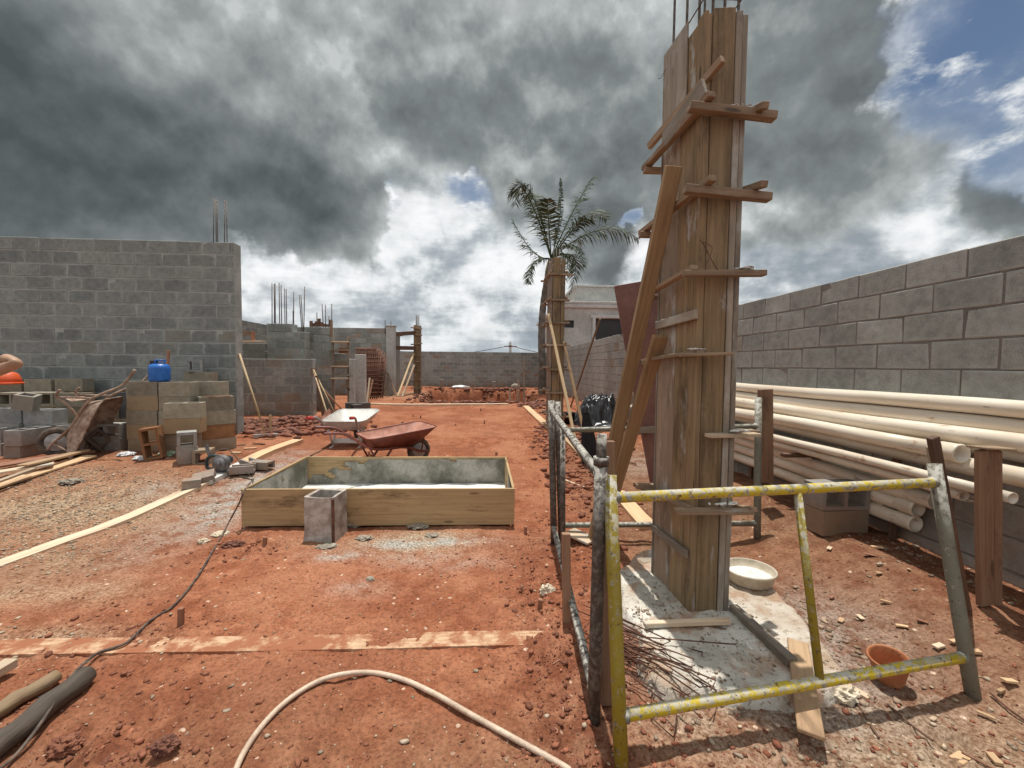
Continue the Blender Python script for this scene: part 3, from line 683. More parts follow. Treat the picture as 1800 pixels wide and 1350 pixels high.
# neighbour house
def house():
    h = thing('neighbour_house', 'unpainted grey plastered house beyond the right boundary wall', 'house', (3.4, 19.5, .1))
    y0 = 19.4
    def pt(px, py, y=y0): return Y(px, py, y)
    xl = pt(984, 600).x; xr = 12.5; zt = pt(1000, 541).z
    wx0, wx1 = pt(1047, 570).x, pt(1120, 570).x; wz0, wz1 = pt(1060, 600).z, pt(1060, 560).z
    vx0, vx1 = pt(991, 570).x, pt(1009, 570).x; vz0, vz1 = pt(1000, 576).z, pt(1000, 563).z
    xs = sorted([xl, vx0, vx1, wx0, wx1, xr]); zs = sorted([0, vz0, vz1, wz0, wz1, zt])
    bm = bmesh.new()
    def cube(x0, x1, yA, yB, z0, z1):
        r = bmesh.ops.create_cube(bm, size=1)
        for v in r['verts']: v.co = Vector(((x0 + x1) / 2 + v.co.x * (x1 - x0), (yA + yB) / 2 + v.co.y * (yB - yA), (z0 + z1) / 2 + v.co.z * (z1 - z0)))
    cells = []
    for i in range(5):
        for k in range(5):
            a, b, c, d = xs[i], xs[i + 1], zs[k], zs[k + 1]
            if b - a < 1e-4 or d - c < 1e-4: continue
            mx, mz = (a + b) / 2, (c + d) / 2
            if wx0 < mx < wx1 and wz0 < mz < wz1 or vx0 < mx < vx1 and vz0 < mz < vz1: continue
            cube(a, b, y0, y0 + .2, c, d)
    cube(xl, xl + .2, y0 + .2, y0 + 9, 0, zt); cube(xr - .2, xr, y0 + .2, y0 + 9, 0, zt); cube(xl + .2, xr - .2, y0 + 8.8, y0 + 9, 0, zt)
    bmesh.ops.remove_doubles(bm, verts=bm.verts, dist=1e-4)
    # drop the doubled inner faces between the pieces of the front wall
    seen = {}
    for f in list(bm.faces):
        key = tuple(sorted(v.index for v in f.verts)); seen.setdefault(key, []).append(f)
    obj('wall', bm_mesh(bm, 'wall'), 'plaster', None, h)
    obj('roof', box(xr - xl + .2, 9.2, .18, .02), 'plaster_white', Matrix.Translation(((xl + xr) / 2 - .05, y0 + 4.5, zt + .09)), h)
    obj('coping', box(xr - xl + .3, .16, .12, .02), 'plaster_white', Matrix.Translation(((xl + xr) / 2 - .05, y0 - .02, zt + .25)), h)
    ux0 = Y(1012, 505, 20.6).x; uz = Y(1020, 504, 20.6).z
    obj('water_tank_room', box(6.0, 4.2, uz - zt - .1, .02), 'plaster', Matrix.Translation((ux0 + 3.0, 22.7, (uz + zt) / 2 + .05)), h)
    obj('parapet_coping', box(6.14, 4.34, .08, .01), 'plaster_white', Matrix.Translation((ux0 + 3.0, 22.7, uz + .04)), h)
    for nm, a, b, c, d in (('window', wx0, wx1, wz0, wz1), ('vent_window', vx0, vx1, vz0, vz1)):
        w = obj(nm, box(b - a, .04, d - c, 0), 'window_dark', Matrix.Translation(((a + b) / 2, y0 + .17, (c + d) / 2)), h)
        if nm == 'window':
            obj('lintel', box(b - a + .5, .09, .14, .01), 'plaster_white', Matrix.Translation(((a + b) / 2, y0 - .03, d + .09)), w)
            obj('jamb', box(.14, .09, d - c + .3, .01), 'plaster_white', Matrix.Translation((a - .09, y0 - .031, (c + d) / 2 - .12)), w)
    obj('interior_floor', box(xr - xl - .5, 8.4, .1, 0), 'window_dark', Matrix.Translation(((xl + xr) / 2, y0 + 4.5, zt - .1)), h)
house()

# far electricity pole
def pole():
    y = 45
    b = Y(897, 620, y); t = Y(896, 601, y)
    r = thing('utility_pole', 'distant grey utility pole beyond the far wall', 'pole', (b.x, y, 0))
    pipe('post', [(b.x, y, -.2), (b.x, y, t.z)], [.16, .13], 'pole_grey', r, 8)
    plank('crossarm', (b.x - .7, y - .16, t.z - .5), (b.x + .7, y - .16, t.z - .5), .1, .1, 'wood_dark', r)
    for e, s in (((-16, 60, 1.6), .6), ((14, 52, 2.3), .5)):
        a = Vector((b.x, y - .16, t.z - .4)); e = Vector(e)
        e.z = t.z - 1.4
        pipe('wire', [a.lerp(e, k / 8) - Vector((0, 0, s * 4 * (k / 8) * (1 - k / 8))) for k in range(9)], .035, 'cable', r, 4)
pole()

# ---------------------------------------------------------------- palm
def palm():
    yb = 18.2
    base = Y(952, 690, yb); base.z = gz(base.x, base.y) - .1
    root = thing('palm_tree', 'tall slender palm with ragged drooping fronds behind the far formwork column', 'palm tree', base)
    pts = [base, Y(953, 655, yb), Y(952, 600, yb), Y(953, 560, yb), Y(957, 520, yb), Y(963, 485, yb), Y(969, 455, yb)]
    sp = spline(pts, 5); n = len(sp)
    pipe('trunk', sp, [.17 - .05 * i / n + (.012 if i % 2 else 0) for i in range(n)], 'palm_trunk', root, 12)
    crown = sp[-1]; rg = random.Random(5)
    def px2v(px, py, dy=0): return Y(px, py, yb + dy)
    # tips measured from the picture: (tip px, tip py, depth shift, mid sag)
    fr = [(893, 345, .2, (930, 335)), (905, 362, -.6, (925, 340)), (900, 385, .8, (935, 440)), (985, 312, .1, (984, 380)), (1043, 312, .3, (1008, 370)), (1122, 420, -.3, (1052, 405)), (1068, 385, 1.5, (1025, 380)),
          (1034, 385, -.9, (1015, 395)), (930, 500, -.5, (938, 462)), (938, 340, 1.3, (950, 375)), (1000, 520, .8, (1010, 455)), (1028, 470, -1.2, (1005, 430)), (962, 350, -1.0, (964, 385)), (990, 500, -1.1, (996, 450))]
    for i, (tx, ty, dyy, (mx, my)) in enumerate(fr):
        tip = px2v(tx, ty, dyy * 1.2); mid = px2v(mx, my, dyy * .7)
        ctrl = 2 * mid - .5 * (crown + tip)
        N = 34; spine = []
        for k in range(N + 1):
            t = k / N; spine.append((1 - t) ** 2 * crown + 2 * t * (1 - t) * ctrl + t * t * tip)
        f = pipe('frond', spine[::2] if i != 3 else spine[::2], [.030 * (1 - .85 * k / (N / 2)) + .004 for k in range(N // 2 + 1)], 'palm_leaf', root, 5)
        vs, fs = [], []
        L = (tip - crown).length
        for k in range(5, N + 1):
            for sub in (0, .5):
                t = min(1, (k + sub) / N); kk = min(N - 1, k)
                q = spine[kk].lerp(spine[kk + 1], sub) if kk < N else spine[N]
                d = (spine[kk + 1] - spine[kk]).normalized()
                side = d.cross(Vector((0, 0, 1)))
                if side.length < .25: side = d.cross(Vector((0, 1, 0)))
                side.normalize(); upv = side.cross(d).normalized()
                ll = L * .30 * (math.sin(math.pi * min(1, t * .93 + .05)) ** .6) * rg.uniform(.75, 1.1)
                if i == 3: ll *= .18
                for sg in (-1, 1):
                    if rg.random() < .2: continue
                    dirv = (side * sg * .9 + d * .55 + upv * rg.uniform(-.1, .45) + Vector((0, 0, -.15))).normalized()
                    droop = Vector((0, 0, -1)) * ll * rg.uniform(.22, .6)
                    wv = d * .023 * rg.uniform(.8, 1.3)
                    a0 = q; a1 = q + dirv * ll * .5 + droop * .2; a2 = q + dirv * ll + droop
                    b = len(vs)
                    vs += [a0 - wv * .5, a0 + wv * .5, a1 + wv, a1 - wv, a2]
                    fs += [(b, b + 1, b + 2, b + 3), (b + 3, b + 2, b + 4)]
        tag(obj('leaflets', mesh_from('leaflets', vs, fs), 'palm_leaf', None, f), kind='stuff')
    # dry sheaths under the crown
    for i in range(9):
        a = i * 2.4; r = .16
        p0 = crown + Vector((math.cos(a) * r, math.sin(a) * r, -.15)); p1 = p0 + Vector((math.cos(a) * rg.uniform(.05, .35), math.sin(a) * .3, rg.uniform(-1.0, -.5)))
        pipe('dry_sheath', [p0, (p0 + p1) / 2 + Vector((0, 0, .05)), p1], [.03, .045, .01], 'palm_dry', root, 5)
palm()
# ---------------------------------------------------------------- formwork columns
def big_column():
    zf = gz(1.2, 2.2) + .045
    FL, FR, BL, BR = Vector((1.112, 2.197)), Vector((1.336, 2.176)), Vector((1.068, 2.63)), Vector((1.292, 2.61))
    top = Y(1262, 5, 2.17).z
    root = thing('formwork_column', 'tall timber formwork column with projecting battens, standing on the concrete pad', 'formwork', (1.2, 2.4, zf))
    fx = (FR - FL).normalized(); sx = (BL - FL).normalized(); fn = Vector((fx.y, -fx.x)); sn = Vector((-sx.y, sx.x))   # outward normals of the front and of the left side
    def vert(name, p, w, t, z1, m, n, z0=None): return plank(name, (p.x, p.y, z0 or zf), (p.x, p.y, z1), w, t, m, root, (n.x, n.y, 0), jit=.003, cuts=12)
    W = (FR - FL).length
    for nm, a, b, z1, m, off in (('edge_strip', 0, .17, top - .03, 'wood_column', .012), ('front_board', .175, .70, top + .0, 'wood_column', .010), ('edge_strip', .705, .86, top - .02, 'wood_grey', .013), ('edge_strip', .865, 1.0, top - .04, 'wood_grey', .009)):
        p = FL + fx * W * (a + b) / 2 - fn * (.012 - off + .012); vert(nm, p, W * (b - a) - .002, .022, z1, m, fn)
    D = (BL - FL).length; ztb = Y(1170, 117, 2.62).z
    for a, b, m, z1, off in ((.0, .17, 'wood_column', top - .01, .012), (.175, .50, 'wood_column', top - .03, .009), (.505, .97, 'wood_column_red', (top + ztb) / 2, .008), (.975, 1.0, 'wood_grey', ztb, .014)):
        p = FL + sx * D * (a + b) / 2 - sn * (.012 - off + .012); vert('side_board', p, D * (b - a) - .002, .022, z1, m, sn)
    zb1 = Y(1190, 215, 2.35).z; p = FL + sx * D * .66 + sn * .005; plank('upper_panel', (p.x, p.y, zb1), (p.x, p.y, ztb + .06), D * .60, .012, 'wood_grey', root, (sn.x, sn.y, 0), jit=.002, cuts=4)
    for a, b in ((.05, .5), (.51, .97)):
        p = FR.lerp(BR, (a + b) / 2) + sn * .012; vert('side_board', p, (BR - FR).length * (b - a), .022, top - .03, 'wood_column_red', -sn)
    p = BL.lerp(BR, .5) + fn * .0; vert('back_board', p, W - .04, .022, ztb, 'wood_column_red', -fn)
    def zat(px, py): return Y(px, py, 2.15).z
    # front battens: (left px,py) (right px,py), thickness
    def batt(a, b, w, t, d0=2.145, d1=2.13, m='wood_batten', nm='batten', up=(0, 0, 1)): return plank(nm, Y(*a, d0), Y(*b, d1), w, t, m, root, up, jit=.004)
    batt((1211, 187), (1362, 206), .05, .042); batt((1203, 333), (1354, 348), .05, .042); batt((1203, 480), (1344, 480), .05, .030)
    batt((1196, 625), (1286, 622), .05, .018); batt((1188, 899), (1322, 899), .055, .024)
    # left side battens run from just in front of the corner to behind the rear edge
    for (a, da), (b, db), t in (((( 1252, 165), 2.10), ((1133, 297), 2.70), .034), (((1254, 312), 2.08), ((1126, 410), 2.72), .032), (((1222, 470), 2.14), ((1132, 521), 2.68), .026), (((1232, 618), 2.13), ((1136, 633), 2.68), .020), (((1210, 893), 2.15), ((1118, 852), 2.80), .026)):
        pa, pb = Y(*a, da), Y(*b, db); plank('batten', pa, pb, .045, t, 'wood_batten', root, jit=.004)
    # right side battens poke out toward the camera
    for (a, da), (b, db), t in ((((1342, 184), 2.06), ((1300, 240), 2.62), .034), (((1345, 323), 2.05), ((1298, 360), 2.62), .034), (((1320, 472), 2.16), ((1300, 500), 2.62), .028), (((1326, 895), 2.12), ((1286, 880), 2.60), .026)):
        pa, pb = Y(*a, da), Y(*b, db); pa.x = max(pa.x, 1.365); pb.x = 1.345; plank('batten', pa, pb, .04, t, 'wood_batten', root, jit=.004)
    # rear battens, their left ends stick out behind
    for px, py in ((1132, 296), (1124, 409), (1131, 520), (1126, 634), (1118, 852)):
        a = Y(px, py + 3, 2.66); plank('batten', a, (1.42, 2.65, a.z), .04, .034, 'wood_batten', root, jit=.004)
    plank('slanting_batten', Y(1272, 103, 2.10), Y(1141, 258, 2.60), .03, .042, 'wood_batten', root)
    plank('slanting_board', Y(1240, 150, 2.15), Y(1168, 247, 2.46), .02, .10, 'wood_grey', root)
    plank('cleat', Y(1224, 552, 2.17), Y(1154, 572, 2.60), .022, .05, 'wood_grey', root); plank('cleat', Y(1207, 975, 2.19), Y(1146, 926, 2.63), .022, .045, 'wood_grey', root)
    plank('batten', Y(1244, 766, 2.14), Y(1332, 764, 2.20), .055, .02, 'wood_pale', root); plank('batten', Y(1284, 757, 2.20), Y(1330, 760, 2.26), .05, .028, 'wood_batten', root)
    rgx = random.Random(77)
    for px, py, d_, sp_ in ((1300, 756, 2.15, .05), (1270, 884, 2.14, .09), (1300, 183, 2.13, .07), (1310, 470, 2.14, .04), (1225, 612, 2.14, .04)):
        bm = bmesh.new(); c0 = Y(px, py, d_)
        for k in range(16):
            r = bmesh.ops.create_icosphere(bm, subdivisions=1, radius=rgx.uniform(.004, .012)); c = c0 + Vector((rgx.uniform(-sp_, sp_), rgx.uniform(-.015, .02), -.004))
            for v in r['verts']: v.co = Vector((v.co.x * 1.5, v.co.y, v.co.z * .6)) * rgx.uniform(.7, 1.2) + c
        tag(obj('mortar_droppings', bm_mesh(bm, 'droppings', False), 'cement_pale', None, root), kind='stuff')
    for x, y in ((1.10, 2.57), (1.125, 2.45), (1.14, 2.33), (1.165, 2.23), (1.30, 2.22), (1.235, 2.24), (1.28, 2.55)):
        pipe('reinforcing_bar', [(x, y, top - .6), (x + .003, y, top + .35), (x - .004, y, top + .95)], .0075, 'rebar_steel', root, 7)
    pipe('stirrup', [(1.09, 2.59, top + .05), (1.11, 2.22, top + .06), (1.31, 2.21, top + .055), (1.29, 2.58, top + .05), (1.09, 2.59, top + .05)], .004, 'rebar_steel', root, 5)
    pipe('wire', spline([Y(1178, 112, 2.6), Y(1170, 122, 2.58), Y(1162, 137, 2.6), Y(1157, 138, 2.6)], 4), .0018, 'rebar_steel', root, 4)
    pipe('wire', spline([Y(1229, 422, 2.155), Y(1236, 428, 2.15), Y(1247, 450, 2.155), Y(1262, 475, 2.155)], 4), .0025, 'rust', root, 4)
    pipe('wire', spline([Y(1236, 425, 2.155), Y(1252, 436, 2.15), Y(1243, 462, 2.155)], 4), .0022, 'rust', root, 4)
    # props
    for lab, a, b2, w in (('long sawn prop leaning from high on the tall column down to its left', Y(1184, 292, 2.28), G(1043, 955), .09),
                          ('shorter sawn prop leaning on the left foot of the tall column', Y(1160, 590, 2.52), G(1058, 935), .085)):
        tag(plank('timber_prop', a, b2, w, .045, 'wood_brace', None, (0, -1, 0), .004, 10), lab, 'timber prop', 'sawn props leaning against the tall column')
    # red plywood sheet
    a = Y(1079, 503, 3.25); c = Y(1160, 945, 3.12)
    ax = (c - a).normalized(); side = Vector((.93, 0, .22)); side = (side - ax * side.dot(ax)).normalized()
    w = .50; M = frame(a + side * w / 2, c + side * w / 2, (0, -1, .05))
    tag(obj('plywood_sheet', box((c - a).length, w, .018, .002, .002, 3, 5), 'panel_red', M), 'red-brown formwork plywood sheet tilted behind the tall column', 'plywood sheet')
big_column()

def column_at(pxl, pxr, pyt, yy, label, w=.21, d=.6, left=True):
    xl = Y(pxl, 640, yy).x; xr = Y(pxr, 640, yy).x; top = Y(pxl, pyt, yy).z; z0 = gz(xl, yy) - .03; xm = (xl + xr) / 2; w = xr - xl
    root = thing('formwork_column', label, 'formwork', (xm, yy, z0))
    n = 2 if w > .15 else 1
    plank('front_board', (xl + w * .36, yy, z0), (xl + w * .36, yy, top), w * .68, .022, 'wood_column', root, (0, -1, 0), cuts=8)
    plank('edge_strip', (xr - w * .14, yy, z0), (xr - w * .14, yy, top - .03), w * .26, .024, 'wood_column', root, (0, -1, 0), cuts=8)
    plank('side_board', (xl - .014, yy + d / 2 + .012, z0), (xl - .014, yy + d / 2 + .012, top - .02), d, .022, 'wood_column_red', root, (-1, 0, 0), cuts=8)
    plank('side_board', (xr + .014, yy + d / 2 + .012, z0), (xr + .014, yy + d / 2 + .012, top - .02), d, .022, 'wood_column_red', root, (1, 0, 0), cuts=8)
    plank('back_board', (xm, yy + d + .024, z0), (xm, yy + d + .024, top - .02), w, .022, 'wood_column_red', root, (0, 1, 0), cuts=4)
    return root, xl, xr, top, z0
root, xl, xr, top, z0 = column_at(970, 989.5, 452, 7.9, 'second timber formwork column with battens, standing in front of the palm')
rg = random.Random(8)
for py in (482, 527, 568, 607, 649, 690, 732):
    z = Y(975, py, 7.9).z
    plank('batten', (xl - .09 - rg.random() * .05, 7.87, z), (xr + .10 + rg.random() * .06, 7.87, z + rg.uniform(-.02, .02)), .05, .035, 'wood_batten', root)
    plank('batten', (xl - .05, 7.85, z + .04), (xl - .07, 8.6, z + .04), .045, .035, 'wood_batten', root)
    plank('batten', (xl - .16, 8.56, z), (xr + .12, 8.56, z), .045, .035, 'wood_batten', root)
    plank('batten', (xr + .045, 7.84, z + .04), (xr + .045, 8.6, z + .04), .045, .035, 'wood_batten', root)
for x in (.2, .5, .8): pipe('reinforcing_bar', [(xl + (xr - xl) * x, 8.1 + x * .2, top - .3), (xl + (xr - xl) * x, 8.1 + x * .2, top + .25)], .008, 'rebar_steel', root, 6)
for lab, a, b in (('pale prop pole leaning on the front of the second column', Y(964, 552, 7.78), G(1012, 778)), ('pale prop pole leaning on the right side of the second column', Y(991, 600, 7.9), Y(1021, 745, 6.9)),
                  ('dark slanting pole leaning on the neighbouring house side of the right wall', Y(1055, 560, 9.2), G(1003, 716))):
    if 'right side' in lab: b = G(1026, 760)
    tag(plank('prop_pole', a, b, .05 if 'pale' in lab else .04, .05 if 'pale' in lab else .04, 'wood_bamboo' if 'pale' in lab else 'wood_log', None, (0, -1, 0), .004, 8), lab, 'prop pole', 'prop poles around the second column')
# small stack of wood at its foot
root, xl, xr, top, z0 = column_at(728, 737.5, 571, 17.5, 'farthest timber formwork column beside the concrete pillar, beams running to it', d=.3)
for py in (576, 588, 606, 624, 636, 652, 668, 682):
    z = Y(733, py, 17.5).z
    plank('batten', (xl - .13, 17.46, z), (xr + .12, 17.46, z + rg.uniform(-.06, .06)), .06, .045, 'wood_batten', root)
for x in (.3, .5, .8): pipe('reinforcing_bar', [(xl + .22 * x, 17.6, top - .3), (xl + .22 * x, 17.6, top + .42)], .018, 'rebar_steel', root, 5)
for i, (ya, yb) in enumerate(((587.5, 585), (611.5, 612))):
    tag(plank('timber_beam', Y(694, ya, 16.6), Y(729, yb, 17.5), .12, .16, 'wood_dark'), ('upper' if i == 0 else 'lower') + ' dark timber beam spanning from the concrete pillar to the farthest column', 'beam', 'beams between pillar and farthest column')
for i, (a, b, lab) in enumerate(((Y(727, 622, 17.3), G(699, 697), 'pale slanting prop at the left of the farthest column'), (Y(729, 640, 17.2), G(707, 697), 'short steep prop at the left of the farthest column'),
                      (Y(681, 655, 15.9), G(697, 697), 'prop leaning against the concrete pillar foot'))):
    tag(plank('timber_prop', a, b, .07, .05, 'wood_bamboo' if i == 0 else 'wood_batten', None, (0, -1, 0)), lab, 'timber prop')
for i, px in enumerate((673, 677, 682)):
    tag(plank('leaning_board', Y(px, 657 + 3 * i, 15.6), G(px - 1, 697), .13, .03, 'wood_grey', None, (0, -1, 0)), ('left', 'middle', 'right')[i] + ' one of three grey boards leaning beside the rusty mesh', 'board', 'boards leaning by the mesh')

# rebar and mesh on the left middle ground
def rebars(lst, yy, label, pzt):
    base = Y(lst[0][0], pzt, yy); root = thing('reinforcing_bars', label, 'steel bars', (base.x, yy, base.z - .3))
    for px, py, lean in lst:
        a = Y(px - lean, pzt, yy); b = Y(px, py, yy); a.z -= .3
        pipe('reinforcing_bar', [a, b], .0075 * max(1, yy / 7), 'rebar_steel', root, 5)
rebars([(376, 349, 2), (379, 351, -1), (381, 350, -2), (395, 351, 1), (398, 352, -1)], 6.93, 'steel bars rising from the top of the tall left wall', 426)
rebars([(478, 498, 0), (482, 499, 0), (483.5, 498, -.5), (490.5, 497, -1), (494, 501, -1), (500, 507, -1), (503, 508, -1), (516, 513, 0), (515, 546, 0), (526, 518, -5), (529, 519, -4), (535.5, 504, 2)], 10.54, 'cluster of steel bars rising from the stub wall', 570)
rebars([(566, 534, -3), (572, 536, 0), (557, 549, 0), (578, 556, 0), (583, 534, 0)], 10.84, 'thin steel bars above the toothed wall', 574)
rebars([(677, 562, 0), (687, 564, 0)], 16.3, 'two short steel bars on top of the concrete pillar', 573)
fb = thing('formwork_boards', 'brown stepped formwork boards standing on the toothed wall top', 'formwork', Y(560, 573, 10.75))
for px, py in ((547, 564), (552, 568), (556, 565), (561, 560), (566, 566), (571, 569), (576, 570), (581.5, 562)):
    a = Y(px, 574.5, 10.75); b = Y(px, py, 10.75); plank('board', a, b, .075, .03, 'wood_dark', fb, (0, -1, 0))
plank('post', Y(582.5, 592, 10.5), Y(582.5, 563, 10.5), .06, .04, 'wood_batten', fb, (0, -1, 0))
# shelves of planks right of the toothed wall
sh = thing('scaffold_shelf', 'light scaffold of grey planks between posts, right of the toothed wall', 'scaffold', (-3.6, 10.5, .2))
plank('post', G(613.5, 722), Y(612.5, 592, 10.6), .06, .05, 'wood_grey', sh, (0, -1, 0)); plank('post', Y(585, 722, 10.45), Y(585, 596, 10.45), .05, .05, 'wood_grey', sh, (0, -1, 0))
for py, m in ((601.5, 'wood_pale'), (616, 'wood_grey'), (644, 'wood_pale'), (665, 'wood_pale')):
    plank('plank', Y(584, py, 10.5), Y(613, py, 10.55), .35, .03, m, sh)
tag(obj('brick_piece', box(.17, .12, .13, .006), 'block_red', Matrix.Translation(Y(603, 614.5, 10.5) + Vector((0, 0, -.03)))), 'reddish brick lying on the scaffold planks', 'brick')
for i in range(5):
    a = Y(586 + i * 3, 656 + i * 1.6, 10.5); tag(plank('scrap_board', a, a + Vector((.3, .1, -.03 + .02 * i)), .12, .02, 'wood_grey'), ('leftmost', 'second', 'middle', 'fourth', 'rightmost')[i] + ' loose scrap board heaped on the lowest scaffold plank', 'board', 'scrap boards on the scaffold')
wf = thing('window_form', 'small timber frame set on the wall beside the tall left wall', 'timber frame', Y(436, 600, 10.3))
plank('rail', Y(421, 586, 10.3), Y(446, 586, 10.3), .06, .10, 'wood_batten', wf); plank('stile', Y(445, 600, 10.28), Y(445, 583, 10.28), .07, .06, 'wood_red', wf, (0, -1, 0)); plank('sill', Y(421, 600.5, 10.2), Y(463, 600.5, 10.2), .2, .03, 'wood_pale', wf)
def mesh_panel(px0, px1, py0, yy, tilt, label, nx, nz, cut=0):
    a = Y(px0, 640, yy).x; b = Y(px1, 640, yy).x; zt = Y(px0, py0, yy).z; zb = gz(a, yy)
    root = thing('rebar_mesh', label, 'steel mesh', (a, yy, zb), 'rusty reinforcing mesh sheets')
    vs = []; rgm = random.Random(int(px0 * 10))
    for i in range(nx):
        x = a + (b - a) * i / (nx - 1); zz = zt - (max(0, i / nx - cut) * 1.2 if cut else 0)
        pipe('upright_bar', [(x, yy, zb), (x + .03, yy + tilt, zz)], .019, 'rust', root, 4)
    for k in range(nz):
        z = zb + (zt - zb) * (k + .5) / nz; xe = b if not cut else a + (b - a) * min(1, cut + (1 - (k + .5) / nz) * 1.0)
        pipe('cross_bar', [(a, yy - .015 + tilt * k / nz, z), (xe, yy - .015 + tilt * k / nz, z)], .019, 'rust', root, 4)
mesh_panel(617, 662, 609, 14.2, .5, 'rusty steel mesh sheet leaning by the slabs, front one', 13, 12, .8)
mesh_panel(625, 672, 612, 14.7, .5, 'rusty steel mesh sheet leaning by the slabs, middle one', 14, 13, .75)
mesh_panel(638, 668, 616, 15.2, .4, 'rusty steel mesh sheet leaning by the slabs, rear one', 14, 14, .8)
mesh_panel(640, 672, 622, 15.5, .3, 'rusty steel mesh sheet with close bars nearest the wall', 18, 20, .8)

# ---------------------------------------------------------------- boards laid on the ground
def ground_board(label, pxs, w, t, m, lift=.0, grp=None, n=None, name='ground_board', sink=.0):
    a, b = G(*pxs[0]), G(*pxs[1]); L = (b - a).length; n = max(3, int(L / .25)); x = (b - a).normalized(); s = Vector((-x.y, x.x, 0))
    vs, fs = [], []; rgb = random.Random(label)
    for i in range(n + 1):
        p = a.lerp(b, i / n); z = float(base_z(np.array([p.x]), np.array([p.y]))[0]) + lift; wob = rgb.uniform(-.004, .004)
        for sgn in (-1, 1):
            q = p + s * sgn * w / 2 * (1 + wob * 4); vs += [(q.x, q.y, z + t - sink + wob), (q.x, q.y, z - .03)]
    for i in range(n):
        k = 4 * i
        fs += [(k, k + 2, k + 6, k + 4), (k, k + 4, k + 5, k + 1), (k + 2, k + 3, k + 7, k + 6), (k + 1, k + 5, k + 7, k + 3)]
    fs += [(0, 1, 3, 2), (4 * n, 4 * n + 2, 4 * n + 3, 4 * n + 1)]
    c = (a + b) / 2; M = frame(a, b); inv = M.inverted(); vs = [inv @ Vector(v) for v in vs]
    me = mesh_from('board', vs, fs); bm = bmesh.new(); bm.from_mesh(me); bmesh.ops.recalc_face_normals(bm, faces=bm.faces); bm.to_mesh(me); bm.free()
    return tag(obj(name, me, m, M), label, 'board', grp)
GB = 'timber boards outlining the building plot'
ground_board('long pale board on the left running from the picture edge to the saw', ((-70, 1018), (362, 848)), .13, .02, 'wood_pale', grp=GB)
ground_board('cement-dusted board under the circular saw', ((362, 850), (458, 804)), .13, .035, 'cement_pale', grp=GB)
ground_board('thick fresh board beyond the saw, ending near the white wheelbarrow', ((430, 819), (524, 779)), .16, .06, 'wood_fresh', grp=GB)
ground_board('thin far board on the ground in front of the dug pit', ((645, 711.5), (893, 712)), .16, .05, 'wood_pale', grp=GB)
ground_board('board on the ground from the pit corner towards the second column', ((924, 716), (960, 750)), .17, .05, 'wood_fresh', grp=GB)
ground_board('board on the ground hidden partly by the dark barrier posts', ((962, 752), (1032, 812)), .12, .04, 'wood_fresh', grp=GB)
ground_board('board end on the ground seen through the left barrier below the sawn props', ((1085, 868), (1140, 930)), .16, .035, 'wood_fresh', grp=GB)
ground_board('light sunken board crossing the foreground, half covered with soil', ((-60, 1141), (965, 1122)), .115, .0, 'buried_board', lift=.006, grp=GB)
ground_board('small thin lath on the soil behind the left barrier', ((985, 842), (1038, 862)), .03, .02, 'wood_pale')
for i, (a, b, w) in enumerate((((-30, 868), (160, 808), .16), ((-30, 835), (160, 800), .2), ((-30, 846), (95, 826), .14), ((40, 838), (150, 806), .13), ((-60, 890), (60, 842), .05))):
    p0, p1 = G(*a), G(*b); h = .03 + .02 * i
    tag(plank('scrap_board', p0 + Vector((0, 0, h + .02 * (i % 2))), p1 + Vector((0, 0, h)), w, .022, ('wood_fresh', 'wood_red', 'wood_pale', 'wood_fresh', 'wood_pale')[i], None, (0, 0, 1), .012),
        ('wide pale board on the ground left of the upended wheelbarrow', 'brown board under the pale ones at the left picture edge', 'short pale board end at the left picture edge', 'splintered orange board just below the upended wheelbarrow', 'narrow edge-on board lowest in the left board heap')[i], 'board', 'boards heaped at the left edge')
rg = random.Random(21)

